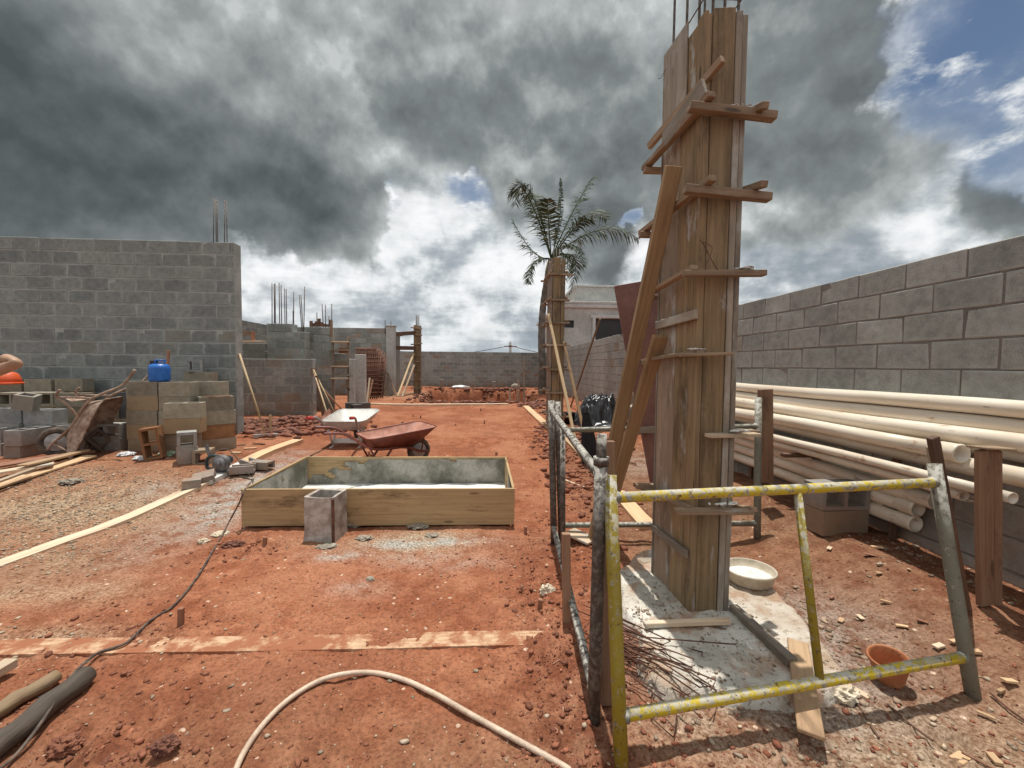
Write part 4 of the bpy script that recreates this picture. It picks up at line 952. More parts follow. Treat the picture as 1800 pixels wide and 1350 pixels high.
# ---------------------------------------------------------------- formwork box for a footing
def formwork_box():
    FL, FR = G(426, 916), G(904, 923); z0 = .0
    x0, x1, y0, y1 = -2.155, .205, 3.60, 4.83; zt = .345
    r = thing('formwork_box', 'long low plywood formwork box smeared with cement inside', 'formwork box', ((x0 + x1) / 2, (y0 + y1) / 2, .03))
    t = .022
    zb = [.00, .03]
    plank('front_board', (x0, y0, (zt + .02) / 2), (x1, y0, (zt + .01) / 2), zt - .02, t, 'wood_pine', r, (0, -1, 0), .002, 8, .002)
    def side(nm, a, b, h0, up): return plank(nm, a, b, h0, t, 'wood_pine', r, up, .002, 6, .002)
    zc = (zt + .03) / 2
    side('left_board', (x0 + .011, y0 + .012, zc), (x0 + .011, y1 - .012, zc + .012), zt - .03, (1, 0, 0))
    side('right_board', (x1 - .011, y0 + .012, zc), (x1 - .04, y1 - .012, zc + .005), zt - .03, (-1, 0, 0))
    side('back_board', (x0 - .0, y1, zc + .01), (x1 - .02, y1, zc + .003), zt - .035, (0, -1, 0))
    # cement skins on the inner faces, irregular at the edge
    def skin(nm, o, u, L, H, nrm, seed, cover):
        nu, nv = 60, 12; vs, fs = [], []; keep = {}
        for i in range(nu + 1):
            for j in range(nv + 1):
                p = o + u * (L * i / nu) + Vector((0, 0, H * j / nv)) + nrm * (.004 + .006 * abs(mnoise.noise(Vector((i * .35, j * .5, seed)))))
                vs.append(p)
        for i in range(nu):
            for j in range(nv):
                c = cover(i / nu, j / nv) + .9 * mnoise.noise(Vector((i * .22, j * .30, seed + 3)))
                if c > 0: a = i * (nv + 1) + j; fs.append((a, a + nv + 1, a + nv + 2, a + 1))
        obj(nm, mesh_from(nm, vs, fs, True), 'cement_wet', None, r)
    skin('cement_coat', Vector((x0 + .03, y1 - .013, .02)), Vector((1, 0, 0)), x1 - x0 - .08, zt - .045, Vector((0, -1, 0)), 1, lambda u, v: min(1, (u - .12) * 4.2) + (.5 - v) * 1.2)
    skin('cement_coat', Vector((x0 + .024, y0 + .03, .03)), Vector((0, 1, 0)), y1 - y0 - .06, zt - .045, Vector((1, 0, 0)), 5, lambda u, v: .9 - .5 * v)
    skin('cement_coat', Vector((x1 - .030, y0 + .03, .03)), Vector((-.0, 1, 0)), y1 - y0 - .06, zt - .045, Vector((-1, 0, 0)), 9, lambda u, v: .9 - .5 * v)
    skin('cement_coat', Vector((x0 + .03, y0 + .013, .03)), Vector((1, 0, 0)), x1 - x0 - .08, zt - .045, Vector((0, 1, 0)), 12, lambda u, v: .8 - .6 * v)
    vs, fs = [], []
    for i in range(41):
        for j in range(21):
            vs.append((x0 + .025 + (x1 - x0 - .06) * i / 40, y0 + .013 + (y1 - y0 - .028) * j / 20, .035 + .014 * mnoise.noise(Vector((i * .4, j * .5, 0)))))
    for i in range(40):
        for j in range(20): a = i * 21 + j; fs.append((a, a + 21, a + 22, a + 1))
    obj('cement_bed', mesh_from('bed', vs, fs, True), 'cement_pale', None, r)
formwork_box()
def square_tube():
    c = Vector((-1.375, 3.43, 0)); s = .125; h = .375; rot = Matrix.Rotation(R(-6), 3, 'Z')
    r = thing('concrete_form', 'open square box of rough concrete standing in front of the formwork box', 'concrete box', c, rot=rot)
    z0 = gz(c.x, c.y) - .005; W = WM[r.name]
    vs, fs = [], []; N = 10; per = []
    def ringpts(hw, z, k0):
        out = []
        for side in range(4):
            for k in range(N):
                t = -1 + 2 * k / N; x, y = ((t, -1), (1, t), (-t, 1), (-1, -t))[side]
                rr = .96 if k == 0 else 1
                p = Vector((x * hw * rr, y * hw * rr, z)); p += .006 * mnoise.noise_vector(p * 9 + Vector((k0, 0, 0))); out.append(p)
        return out
    rings = [ringpts(s * (1.04 if j == 0 else 1), z0 + h * j / 6 + (0), 0) for j in range(7)] + [ringpts(s * .78, z0 + h - .004, 2), ringpts(s * .74, z0 + .08, 2)]
    for rn in rings: vs += rn
    m = 4 * N
    for j in range(len(rings) - 1):
        for k in range(m): a = j * m + k; b = j * m + (k + 1) % m; fs.append((a, b, b + m, a + m))
    fs.append(tuple(range((len(rings) - 1) * m, len(rings) * m)))
    obj('body', mesh_from('concrete_form', vs, fs), 'concrete_box', W, r)
    obj('corner_angle', box(.02, .02, h * .96, .004, .002, 2), 'rust', W @ Matrix.Translation((s * .97, -s * .97, z0 + h * .5)), r)
square_tube()

# ---------------------------------------------------------------- pipe barriers
def barrier(label, A0, A1, B0, B1, zr, zl, mats, rr=.024, mid=None, extra=.06, cat='barrier', bow=0.0):
    """A0/B0 feet, A1/B1 tops; rails at fractions zr (top) and zl (bottom)"""
    r = thing('pipe_barrier', label, 'barrier', A0, 'steel pipe barriers around the tall column')
    A0, A1, B0, B1 = map(Vector, (A0, A1, B0, B1))
    def post(a, b, m, hollow=.8): pipe('post', [a, a.lerp(b, .33), a.lerp(b, .66), b], rr * 1.15, m, r, 12, hollow=hollow)
    if mats[0]: post(A0, A1, mats[0])
    if mats[1]: post(B0, B1, mats[1])
    for f, m in ((zr, mats[2]), (zl, mats[3])):
        a, b = A0.lerp(A1, f), B0.lerp(B1, f); d = (b - a).normalized()
        for e_, s_ in ((a, 1), (b, -1)):
            bm = bmesh.new(); bmesh.ops.create_icosphere(bm, subdivisions=2, radius=rr * 1.12)
            for v in bm.verts: v.co = v.co * (1 + .22 * mnoise.noise(v.co * 60 + e_)) + e_ + d * s_ * rr * 1.05
            obj('weld', bm_mesh(bm, 'weld', True), 'pipe_worn', None, r)
        pipe('rail', [a + d * rr * 1.0, a.lerp(b, .3) + Vector((0, 0, bow)), a.lerp(b, .7) + Vector((0, 0, bow)), b - d * rr], rr * .93, m, r, 12)
    if mid is not None:
        a, b = A0.lerp(A1, zl), B0.lerp(B1, zl); c, d = A0.lerp(A1, zr), B0.lerp(B1, zr)
        pipe('middle_bar', [a.lerp(b, mid), c.lerp(d, mid)], rr * .72, mats[4], r, 10)
    return r
fr = barrier('yellow and grey paint-splashed pipe barrier in the right foreground', G(1093, 1345) - Vector((0, 0, .02)), Y(1072, 835, 1.62), G(1712, 1224) - Vector((0, 0, .02)), Y(1642, 815, 1.80), .915, .175,
        ('pipe_yellow_dark', 'pipe_worn', 'pipe_yellow', 'pipe_yellow', 'pipe_yellow_dark'), .0235, .535)
lf = barrier('dark splashed pipe barrier on the left side of the column, running away from the camera', G(1043, 1272) - Vector((0, 0, .02)), Y(1057, 806, 1.62), G(974, 952) - Vector((0, 0, .02)), Y(969, 704, 3.4), .93, .12,
        ('pipe_splashed', 'pipe_splashed', 'pipe_splashed', 'pipe_splashed', 'pipe_splashed'), .0235, .62)
pipe('post_extension', [Y(1056, 830, 1.62), Y(1058, 763, 1.63)], .021, 'pipe_splashed', lf, 12)
pipe('collar', [Y(1056.5, 818, 1.62), Y(1057, 803, 1.62)], .032, 'pipe_splashed', lf, 12)
bk = barrier('grey pipe barrier behind the tall column', G(987, 948), Y(980, 706, 3.4), G(1331, 945), Y(1333, 699, 3.38), .79, .10,
        ('pipe_splashed', 'pipe_worn', 'pipe_worn', 'pipe_worn', 'pipe_worn'), .0235, None)
plank('clamp_block', Y(1122, 756, 3.2), Y(1152, 755, 3.1), .05, .05, 'wood_grey', bk)
tag(plank('timber_post', G(1068, 1235), Y(1069, 775, 1.72), .05, .03, 'wood_post', None, (0, -1, 0)), 'rusty brown stake tied behind the tops of the yellow and dark posts', 'stake')
sk = G(996, 1092); tag(plank('timber_post', sk + Vector((0, 0, -.05)), (sk.x - .01, sk.y + .01, .50), .045, .035, 'wood_post', None, (0, -1, 0)), 'reddish sawn stake driven in beside the left barrier', 'stake')

# right side posts
tag(plank('timber_post', Y(1346, 847, 3.62), Y(1345, 684, 3.62), .125, .04, 'wood_post', None, (0, -1, 0), .003), 'brown sawn post standing against the pipe stack behind the column', 'post')
pr = thing('timber_post', 'wide brown L-shaped timber post in front of the pipe ends at the right', 'post', (2.66, 2.0, .16))
plank('board', Y(1732, 1064, 2.02), Y(1728, 790, 2.0), .078, .028, 'wood_post', pr, (0, -1, 0), .003); plank('board', Y(1752, 1060, 2.05), Y(1751, 790, 2.03), .075, .03, 'wood_post', pr, (.75, -.65, 0), .003)
plank('splintered_cap', Y(1714, 786, 1.99), Y(1766, 788, 2.01), .09, .012, 'wood_batten', pr, (0, 0, 1), .008)
tp = thing('timber_post', 'dark stake sticking up behind the top of the right barrier post', 'stake', (2.4, 2.05, .1))
plank('core', Y(1700, 1085, 2.02), Y(1640, 768, 1.90), .045, .03, 'wood_dark', tp, (0, -1, 0), .003); plank('facing', Y(1692, 1085, 2.06), Y(1641, 782, 1.94), .07, .02, 'wood_grey', tp, (0, -1, 0), .003)

# ---------------------------------------------------------------- PVC pipe stack
def pvc_pipe(x0, y0, z0, x1, y1, z1, r, label, bell=True, cat='pipe', m='pvc_pipe'):
    a, b = Vector((x0, y0, z0)), Vector((x1, y1, z1)); d = (b - a).normalized(); n = 10
    t = thing('pvc_pipe', label, 'pipe', a, 'long cream plastic pipes stacked by the wall', frame(a, b).to_3x3())
    pts = [a + d * .13] + [a.lerp(b, k / n) - Vector((0, 0, .008 * math.sin(k * 1.3 + r * 900))) for k in range(1, n + 1)]
    W = frame(a, b); inv = W.inverted()
    if not bell: pts[0] = a
    else: pts[0] = a + d * .11
    me = tube([inv @ p for p in pts], r, 16, hollow=.86, inset=.5, ends=(0,)); obj('barrel', me, m, W, t)
    if bell:
        prof = [a, a + d * .012, a + d * .02, a + d * .10, a + d * .14]
        me = tube([inv @ p for p in prof], [r * 1.10, r * 1.17, r * 1.12, r * 1.12, r * 1.0], 20, hollow=.84, inset=.13, ends=(0,)); obj('socket', me, m, W, t)
P = pvc_pipe
P(3.0, .9, 1.205, 2.99, 8.2, 1.20, .051, 'topmost cream pipe on the stack, against the wall')
P(3.01, .95, 1.10, 2.97, 8.0, 1.095, .051, 'second cream pipe from the top, soil-stained at its near part')
P(2.925, .8, 1.035, 2.90, 8.1, 1.005, .053, 'third cream pipe from the top, dirty toward the right picture edge')
P(2.80, 2.29, .93, 2.83, 8.3, .905, .051, 'cream pipe with open socket end beside the wooden post')
P(2.87, 1.2, .862, 2.90, 8.0, .83, .055, 'thick cream pipe below the open-ended one, passing behind the wooden post')
P(3.0, 1.5, .96, 2.98, 8.2, .95, .051, 'cream pipe hidden in the middle of the stack against the wall')
P(2.745, 2.0, .757, 2.79, 7.4, .765, .031, 'thin dirty pipe with open end right of the wooden post', bell=False)
P(2.78, 2.25, .69, 2.82, 7.2, .70, .031, 'thin cream pipe just below the dirty open-ended one', bell=False)
P(2.86, 2.2, .74, 2.87, 7.4, .745, .025, 'narrow brown pipe between the thick pipes', bell=False, m='wood_red')
P(2.985, 2.58, .545, 2.92, 8.4, .60, .050, 'cream pipe with socket end, upper one of the lower bundle')
P(2.99, 2.69, .452, 2.92, 8.2, .49, .050, 'cream pipe with socket end in the middle of the lower bundle')
P(2.99, 2.70, .340, 2.92, 8.2, .38, .050, 'lowest cream pipe, its socket end over the bare soil')
P(3.04, 2.95, .40, 3.03, 8.2, .43, .050, 'cream pipe tucked behind the lower bundle by the wall')
P(2.93, 3.3, .72, 2.95, 8.2, .70, .050, 'shaded cream pipe filling the gap under the thin pipes')
P(2.99, 3.6, .62, 2.98, 8.2, .63, .050, 'shaded cream pipe low in the gap by the wall')
P(3.04, 3.0, .50, 3.03, 8.2, .53, .050, 'rearmost cream pipe of the lower bundle')
cw = thing('cable_coil', 'loose loops of pale cord hanging from the pipes beside the leaning barrier post', 'cord', (2.55, 2.25, .75))
for k in range(3):
    c = Y(1700 + 9 * k, 868, 2.25); rr = .05 - .006 * k
    pipe('loop', [c + Vector((rr * math.cos(a), .02 * math.sin(a * 2 + k), rr * .9 * math.sin(a))) for a in [i * math.pi / 10 for i in range(21)]], .0035, 'hose_beige', cw, 5)
# supports under the pipes
HB = hollow_block()
def hb_at(M, label, m='block_loose', cat='block', grp=None, name='concrete_block'):
    me = HBM.get(m)
    if me is None: me = HB.copy(); me.materials.append(MATS[m]); HBM[m] = me
    return tag(obj(name, me, None, M), label, cat, grp)
HBM = {}
def half_block():
    bm = bmesh.new(); o = .095; i = .062; q = [(-o, -o), (o, -o), (o, o), (-o, o)]; r = [(-i, -i), (i, -i), (i, i), (-i, i)]
    L = [[bm.verts.new((x, y, z)) for x, y in a] for a in (q, r) for z in (-o, o)]
    for k in range(4):
        j = (k + 1) % 4; bm.faces.new([L[0][k], L[0][j], L[1][j], L[1][k]]); bm.faces.new([L[2][k], L[2][j], L[3][j], L[3][k]])
        bm.faces.new([L[0][k], L[0][j], L[2][j], L[2][k]]); bm.faces.new([L[1][k], L[1][j], L[3][j], L[3][k]])
    return bm_mesh(bm, 'half_block')
HALFB = half_block()
def half_at(M, label, m):
    k = 'h' + m
    if k not in HBM: HBM[k] = HALFB.copy(); HBM[k].materials.append(MATS[m])
    return tag(obj('concrete_block', HBM[k], None, M), label, 'block')
def TR(x, y, z, rz=0, rx=0, ry=0): return Matrix.Translation((x, y, z)) @ Euler((R(rx), R(ry), R(rz)), 'XYZ').to_matrix().to_4x4()
pz = gz(2.74, 3.1)
hb_at(TR(2.73, 3.08, pz + .085, 4), 'lower block of the two-block pedestal carrying the pipes', 'block_loose')
hb_at(TR(2.73, 3.08, pz + .28, 2, 90), 'upper block of the pipe pedestal, its two holes facing the camera', 'block_grey')
for i, y in enumerate((5.4, 7.4)):
    z = gz(2.8, y); hb_at(TR(2.8, y, z + .09, 0), ('nearer', 'farther')[i] + ' hidden block under the pipe stack', 'block_loose'); hb_at(TR(2.8, y, z + .285, 0), ('nearer', 'farther')[i] + ' upper hidden block under the pipe stack', 'block_loose')
for i, (y, z) in enumerate(((3.6, .635), (6.6, .64), (3.7, .30), (6.9, .32))):
    tag(plank('spacer_timber', (2.66, y, z), (3.06, y, z), .06, .035, 'wood_dark'), 'dark timber spacer under the pipes, ' + ('upper near', 'upper far', 'lower near', 'lower far')[i] + ' one', 'timber')
for i, y in enumerate((2.9, 4.6, 6.4)):
    tag(plank('spacer_post', (3.03, y, .1), (3.03, y, .93), .05, .03, 'wood_dark', None, (-1, 0, 0)), 'dark upright timber against the wall behind the pipes, ' + ('nearest', 'middle', 'farthest')[i], 'timber')

# ---------------------------------------------------------------- concrete pad round the column
def pad():
    out = [G(*p) for p in ((1085, 1020), (1120, 985), (1150, 960), (1250, 985), (1345, 1040), (1395, 1085), (1440, 1140), (1500, 1215), (1490, 1238), (1440, 1243), (1330, 1240), (1250, 1232), (1190, 1245), (1135, 1225), (1110, 1180), (1120, 1130), (1090, 1085))]
    poly = [(p.x, p.y) for p in out]; xs = [p[0] for p in poly]; ys = [p[1] for p in poly]
    n = 110; X, Yv = np.meshgrid(np.linspace(min(xs) - .05, max(xs) + .05, n), np.linspace(min(ys) - .05, max(ys) + .05, n), indexing='ij')
    sd_ = np.full(X.shape, 1e9); inside = np.zeros(X.shape, bool); m = len(poly)
    for i in range(m):
        x0, y0 = poly[i]; x1, y1 = poly[(i + 1) % m]; dx, dy = x1 - x0, y1 - y0
        t = np.clip(((X - x0) * dx + (Yv - y0) * dy) / (dx * dx + dy * dy), 0, 1); sd_ = np.minimum(sd_, np.hypot(X - x0 - t * dx, Yv - y0 - t * dy))
        c = ((y0 > Yv) != (y1 > Yv)) & (X < (x1 - x0) * (Yv - y0) / (y1 - y0 + 1e-12) + x0); inside ^= c
    d = np.where(inside, sd_, -sd_) + .05 * fbm(X, Yv, 5, 4, 71)
    Z = base_z(X, Yv) - .05 + .115 * sst(-.03, .03, d) + .018 * fbm(X, Yv, 9, 4, 72) * (d > 0) + .006 * fbm(X, Yv, 40, 2, 73)
    vs = np.stack([X, Yv, Z], -1).reshape(-1, 3).tolist(); fs = []
    for i in range(n - 1):
        for j in range(n - 1):
            if d[i, j] > -.05: a = i * n + j; fs.append((a, a + n, a + n + 1, a + 1))
    tag(obj('concrete_pad', mesh_from('pad', vs, fs, True), 'concrete_pad'), 'rough whitish concrete pad around the foot of the tall column', 'concrete pad')
pad()
tag(plank('batten_strip', G(1132, 1098, .085), G(1282, 1092, .09), .03, .026, 'wood_pale'), 'thin pale batten embedded in the pad in front of the column', 'batten')
tag(plank('pad_board', G(1288, 1092) + Vector((0, 0, .085)), G(1392, 1200) + Vector((0, 0, .10)), .05, .04, 'wood_grey'), 'cement-stained board lying on the pad right of the column foot', 'board')
tag(plank('broken_plank', G(1402, 1128, .10), G(1426, 1292, .07), .085, .018, 'wood_fresh', None, (0, 0, 1), .002), 'fresh broken plank lying over the pad edge under the yellow rail', 'plank')
for i, (px, py, z) in enumerate(((1137, 985, .02), (1139, 1000, .05))):
    p = G(px, py); tag(plank('wood_offcut', p + Vector((-.06, 0, z)), p + Vector((.08, .03, z)), .08, .025, 'wood_grey' if i else 'wood_dark'), ('dark', 'grey')[i] + ' timber offcut beside the back left corner of the column foot', 'offcut')
pb = tag(plank('sheet_offcut', G(1000, 945) + Vector((0, 0, .05)), G(1042, 962) + Vector((0, 0, .03)), .14, .02, 'wood_pale'), 'pale square board lying between the left barrier and the column', 'board')
# tub with cement
def tub():
    c = G(1322, 1045); z = .065
    c = Vector((1.66, 2.50, z)); r = thing('plastic_tub', 'shallow round tub with white cement beside the column foot', 'tub', c)
    M = Matrix.Translation(c)
    obj('shell', lathe([(.0, .0), (.128, .0), (.137, .012), (.146, .055), (.150, .058), (.153, .066), (.158, .07), (.158, .082), (.150, .084), (.145, .078), (.138, .03)], 40, .92), 'tub_plastic', M, r)
    obj('cement_fill', lathe([(.139, .034), (.11, .037), (.05, .034), (.02, .038)], 32, .92), 'cement_pale', M, r)
tub()
def pot():
    c = G(1563, 1199); r = thing('flower_pot', 'small ribbed terracotta pot behind the lower rail of the yellow barrier', 'pot', c, rot=Matrix.Rotation(R(-9), 3, 'Y') @ Matrix.Rotation(R(5), 3, 'X'))
    W = WM[r.name]
    pr_ = [(0, 0), (.046, 0), (.05, .01)]
    for k in range(6): z = .015 + k * .014; rr = .052 + .0028 * k; pr_ += [(rr, z), (rr + .003, z + .006), (rr + .001, z + .012)]
    pr_ += [(.070, .102), (.077, .106), (.079, .118), (.075, .124), (.070, .120), (.066, .09), (.054, .03)]
    obj('body', lathe(pr_, 36), 'terracotta', W, r); obj('bottom', lathe([(.055, .032), (.03, .03), (.01, .03)], 24), 'terracotta', W, r)
pot()
# rusty stirrups in a tangle
def tangle():
    rg = random.Random(12); c = G(1160, 1165)
    r = thing('stirrup_pile', 'tangle of rusty bent wire stirrups lying at the pad corner behind the yellow post', 'steel wire', c)
    for i in range(26):
        o = G(rg.uniform(1085, 1215), rg.uniform(1110, 1215)); z = .02 + .10 * rg.random(); a = rg.gauss(-.75, .25); L = rg.uniform(.25, .5); w = rg.uniform(.06, .12)
        u = Vector((math.cos(a), math.sin(a), rg.uniform(-.12, .12))); v = Vector((-math.sin(a), math.cos(a), rg.uniform(-.5, .5)))
        pts = [o + u * (-L / 2) + v * w / 2, o + u * L / 2 + v * w / 2, o + u * (L / 2 + .004) - v * w / 2, o - u * L / 2 - v * w / 2, o - u * L / 2 + v * w * .4]
        pts = pts if rg.random() < .5 else pts[:rg.choice((2, 3, 4))]
        pipe('stirrup', [p + Vector((0, 0, z)) for p in pts], .0032, 'rust', r, 5)
    q = [G(1150, 1145), G(1145, 1265), G(1185, 1300), G(1190, 1262)]
    pipe('stirrup', [p + Vector((0, 0, .05 if i == 0 else .012)) for i, p in enumerate(q)], .004, 'rust', r, 5)
tangle()
# ---------------------------------------------------------------- hoses, cables, logs
def on_ground(pts, r, n=10): 
    q = spline([G(*p) for p in pts], n)
    for p in q: p.z = float(base_z(np.array([p.x]), np.array([p.y]))[0]) + r * .9 + .002
    q = [Vector((p.x, p.y, sum(q[min(len(q) - 1, max(0, i + k))].z for k in (-2, -1, 0, 1, 2)) / 5)) for i, p in enumerate(q)]
    return q
tag(pipe('garden_hose', on_ground([(395, 1420), (425, 1335), (470, 1270), (520, 1225), (575, 1196), (640, 1186), (700, 1196), (760, 1222), (830, 1262), (905, 1304), (990, 1352), (1060, 1400)], .0108), .0108, 'hose_beige', None, 10), 'beige hose curving over the soil in the bottom foreground', 'hose')
logs = [((154, 1200), (-55, 1372), .042, 'wood_log_dark', 'dark weathered log, the thicker and nearer of the two at bottom left'), ((100, 1196), (-75, 1305), .030, 'wood_log', 'thinner yellow-brown split log beside the dark one at bottom left')]
for a, b, r, m, lab in logs:
    p0, p1 = G(*a), G(*b); d = (p1 - p0).normalized(); M = frame(p0, p1); L = (p1 - p0).length + .25
    n = 12; pts = [Vector((-(p1 - p0).length / 2 + L * k / n, .004 * math.sin(k * 1.7), .004 * math.cos(k * 2.1))) for k in range(n + 1)]
    me = tube(pts, [r * (1 + .05 * math.sin(k * 2.3)) * (.86 if k == 0 else 1) for k in range(n + 1)], 40)
    for v in me.vertices:
        rad = Vector((0, v.co.y, v.co.z)); an = math.atan2(v.co.z, v.co.y); k = 1 + .07 * mnoise.noise(Vector((v.co.x * 3, math.cos(an) * 2.2, math.sin(an) * 2.2))) + .10 * mnoise.noise(Vector((v.co.x * .8, math.cos(an) * 7, math.sin(an) * 7)))
        v.co.y *= k; v.co.z *= k
    M.translation.z += r * .9
    tag(obj('log', me, m, M), lab, 'log')
tag(plank('scrap_board', G(-30, 1215) + Vector((0, 0, .05)), G(22, 1183) + Vector((0, 0, .05)), .06, .04, 'wood_pale'), 'pale board end poking in at the left picture edge above the logs', 'board')
pts = [G(-10, 1385) + Vector((0, 0, .05)), Y(30, 1325, 1.50), Y(78, 1262, 1.62), Y(120, 1195, 1.78), G(170, 1155) + Vector((0, 0, .02))]
pts += [G(*p) + Vector((0, 0, .012)) for p in ((222, 1136), (265, 1095), (305, 1065), (343, 1022), (372, 978), (390, 945))] + [Y(404, 915, 3.54), Y(420, 885, 3.57), Y(431, 860, 3.59)]
pts += [G(445, 846) + Vector((0, 0, .03))] + [G(*p) + Vector((0, 0, .012)) for p in ((440, 843), (420, 838))]
tag(pipe('power_cable', spline(pts, 7), .0065, 'cable', None, 8), 'dark power cable snaking from the logs over the corner of the formwork box', 'cable')
tag(pipe('extension_cable', on_ground([(452, 852), (470, 838), (520, 815), (560, 795), (590, 775), (608, 758)], .006), .006, 'cable', None, 6), 'thin dark cable running from the saw towards the white wheelbarrow', 'cable')
# loose wires and sticks on the right
for i, (a, b, m, lab) in enumerate((((1320, 1070), (1480, 1200), 'rust', 'thin straight wire on the soil between the tub and the pot'), ((1560, 1240), (1640, 1305), 'wood_dark', 'thin dark stick on the soil below the right end of the yellow barrier'), ((1500, 1225), (1545, 1300), 'wood_dark', 'thin stick lying left of the barrier shadow end'),
                      ((1690, 1325), (1800, 1375), 'wood_red', 'reddish stick in the bottom right corner'), ((1740, 1220), (1810, 1275), 'rust', 'thin wire right of the barrier foot'))):
    tag(pipe('stick', on_ground([a, ((a[0] + b[0]) / 2, (a[1] + b[1]) / 2 + 3), b], .005, 4), [.0045] * 9, m, None, 5), lab, 'stick')

# ---------------------------------------------------------------- stakes
STK = [(317, 1098, .095, 'stake beside the cable in the left foreground'), (465, 962, .06, 'stake in front of the left end of the formwork box'), (923, 937, .06, 'stake just right of the formwork box'), (948, 1068, .05, 'stake by the white stone near the left barrier'),
       (648, 801, .06, 'stake behind the formwork box under the red wheelbarrow handle'), (872, 800, .05, 'stake behind the right part of the formwork box'), (707, 748, .07, 'stake behind the red wheelbarrow tray'), (739, 735, .06, 'stake on the bare plot beyond the red wheelbarrow, left of two'),
       (726, 733, .06, 'stake nearest the middle of the bare plot'), (845, 722, .07, 'stake in the far middle of the bare plot'), (851, 745, .07, 'stake on the right half of the bare plot'), (691, 703, .08, 'stake just beyond the far ground board at left'), (751, 706, .09, 'stake on the far ground board by the pit'), (838, 706, .15, 'stake standing in the pit edge, middle'),
       (475, 768, .30, 'taller stake standing in the clay rubble by the broom'), (800, 748, .03, 'very short stub in the middle of the bare plot')]
for px, py, h, lab in STK:
    g = G(px, py); w = .024 + .01 * (px % 3) / 2
    if py > 900: w = .026
    tag(plank('stake', g + Vector((0, 0, -.04)), g + Vector((.006, 0, h)), w, w * .9, 'wood_red' if px not in (475,) else 'wood_bamboo', None, (0, -1, 0), .002), 'small reddish wooden ' + lab if px != 475 else lab, 'stake', 'small stakes set out on the plot')
# thin posts by the pit
for px, pt_, lab in ((921, 633, 'thin upright post at the right side of the pit'), (911, 668, 'short thin post at the right rim of the pit'), (896, 683, 'short thin post inside the pit at right')):
    g = G(px, 708); tag(plank('thin_post', g, Y(px, pt_, g.y), .05, .04, 'wood_grey', None, (0, -1, 0)), lab, 'post')
for px, y0, y1, lab in ((776, 681, 667, 'upright grey block at the foot of the far wall, left one'), (868, 682, 671, 'upright grey block at the foot of the far wall, right one')):
    a = Y(px, y0, 22.6); b = Y(px, y1, 22.6); tag(obj('concrete_block', box(.19, .19, b.z - a.z + .1, .008), 'block_far', Matrix.Translation(((a.x), 22.6, (a.z + b.z) / 2 - .03))), lab, 'block')
def sack(px, py, y, l, m, lab, h=.12, w=.3):
    g = Y(px, py, y); bm = bmesh.new(); bmesh.ops.create_icosphere(bm, subdivisions=3, radius=1)
    for v in bm.verts:
        c = v.co.copy(); v.co = Vector((c.x * l / 2, c.y * w / 2, max(-.3, c.z) * h)) + .12 * h * mnoise.noise_vector(c * 3) + .07 * mnoise.noise_vector(c * 1.4 + Vector((px, 0, 0))) * l
    return tag(obj('sack', bm_mesh(bm, 'sack', True), m, Matrix.Translation((g.x, y, gz(g.x, y) + .3 * h))), lab, 'sack')
sack(810, 678, 22.5, 1.0, 'white_sheet', 'white sack lying at the foot of the far wall', .12, .4)
sack(906, 678, 22.3, .5, 'cement_splash', 'grey bundle at the foot of the far wall near the palm', .2, .4)
sack(1062, 735, 8.2, .62, 'white_sheet', 'white plastic sack on the ground behind the black cloth', .10, .5)
sack(1070, 748, 7.9, .55, 'black_plastic', 'small crumpled black bag in front of the white sack', .10, .4)
def tarp():
    c = Vector((2.28, 8.6, 0)); z0 = gz(2.3, 8.6); N = 110
    X, Yv = np.meshgrid(np.linspace(-1, 1, N), np.linspace(-1, 1, N), indexing='ij'); r = np.hypot(X, Yv)
    H = .62 * (1 - sst(.25, 1.05, r)) * (1 + .25 * fbm(X, Yv, 2, 3, 200)) + .09 * (1 - np.abs(fbm(X, Yv, 3.4, 3, 210)) * 3) * sst(1.0, .6, r) + .02 * fbm(X, Yv, 11, 2, 220)
    vs = np.stack([c.x + X * .66 + .06 * fbm(X, Yv, 2, 2, 230), c.y + Yv * .7, z0 - .02 + np.maximum(0, H)], -1).reshape(-1, 3).tolist()
    fs = [(i * N + j, (i + 1) * N + j, (i + 1) * N + j + 1, i * N + j + 1) for i in range(N - 1) for j in range(N - 1)]
    tag(obj('plastic_tarp', mesh_from('tarp', vs, fs, True), 'black_plastic'), 'heap of crumpled shiny black plastic sheet by the right wall', 'plastic sheet')
tarp()
rg = random.Random(9)
for i in range(9):
    y = 9.3 + rg.uniform(-.2, .2); a = Y(1027 + rg.uniform(-4, 4), 715 - i * 3, y); L = rg.uniform(.5, .8); z = gz(2.0, 9.3) + .05 + i * .05
    tag(plank('stacked_board', (a.x, y, z + rg.uniform(0, .03)), (a.x + L, y + rg.uniform(-.25, .25), z - rg.uniform(.0, .08)), .22, .025, rg.choice(('wood_fresh', 'wood_red', 'wood_batten'))), ('lowest', 'second', 'third', 'fourth', 'fifth', 'sixth', 'seventh', 'eighth', 'topmost')[i] + ' board from the ground in the loose pile beside the black plastic', 'board', 'loose boards piled by the black plastic')
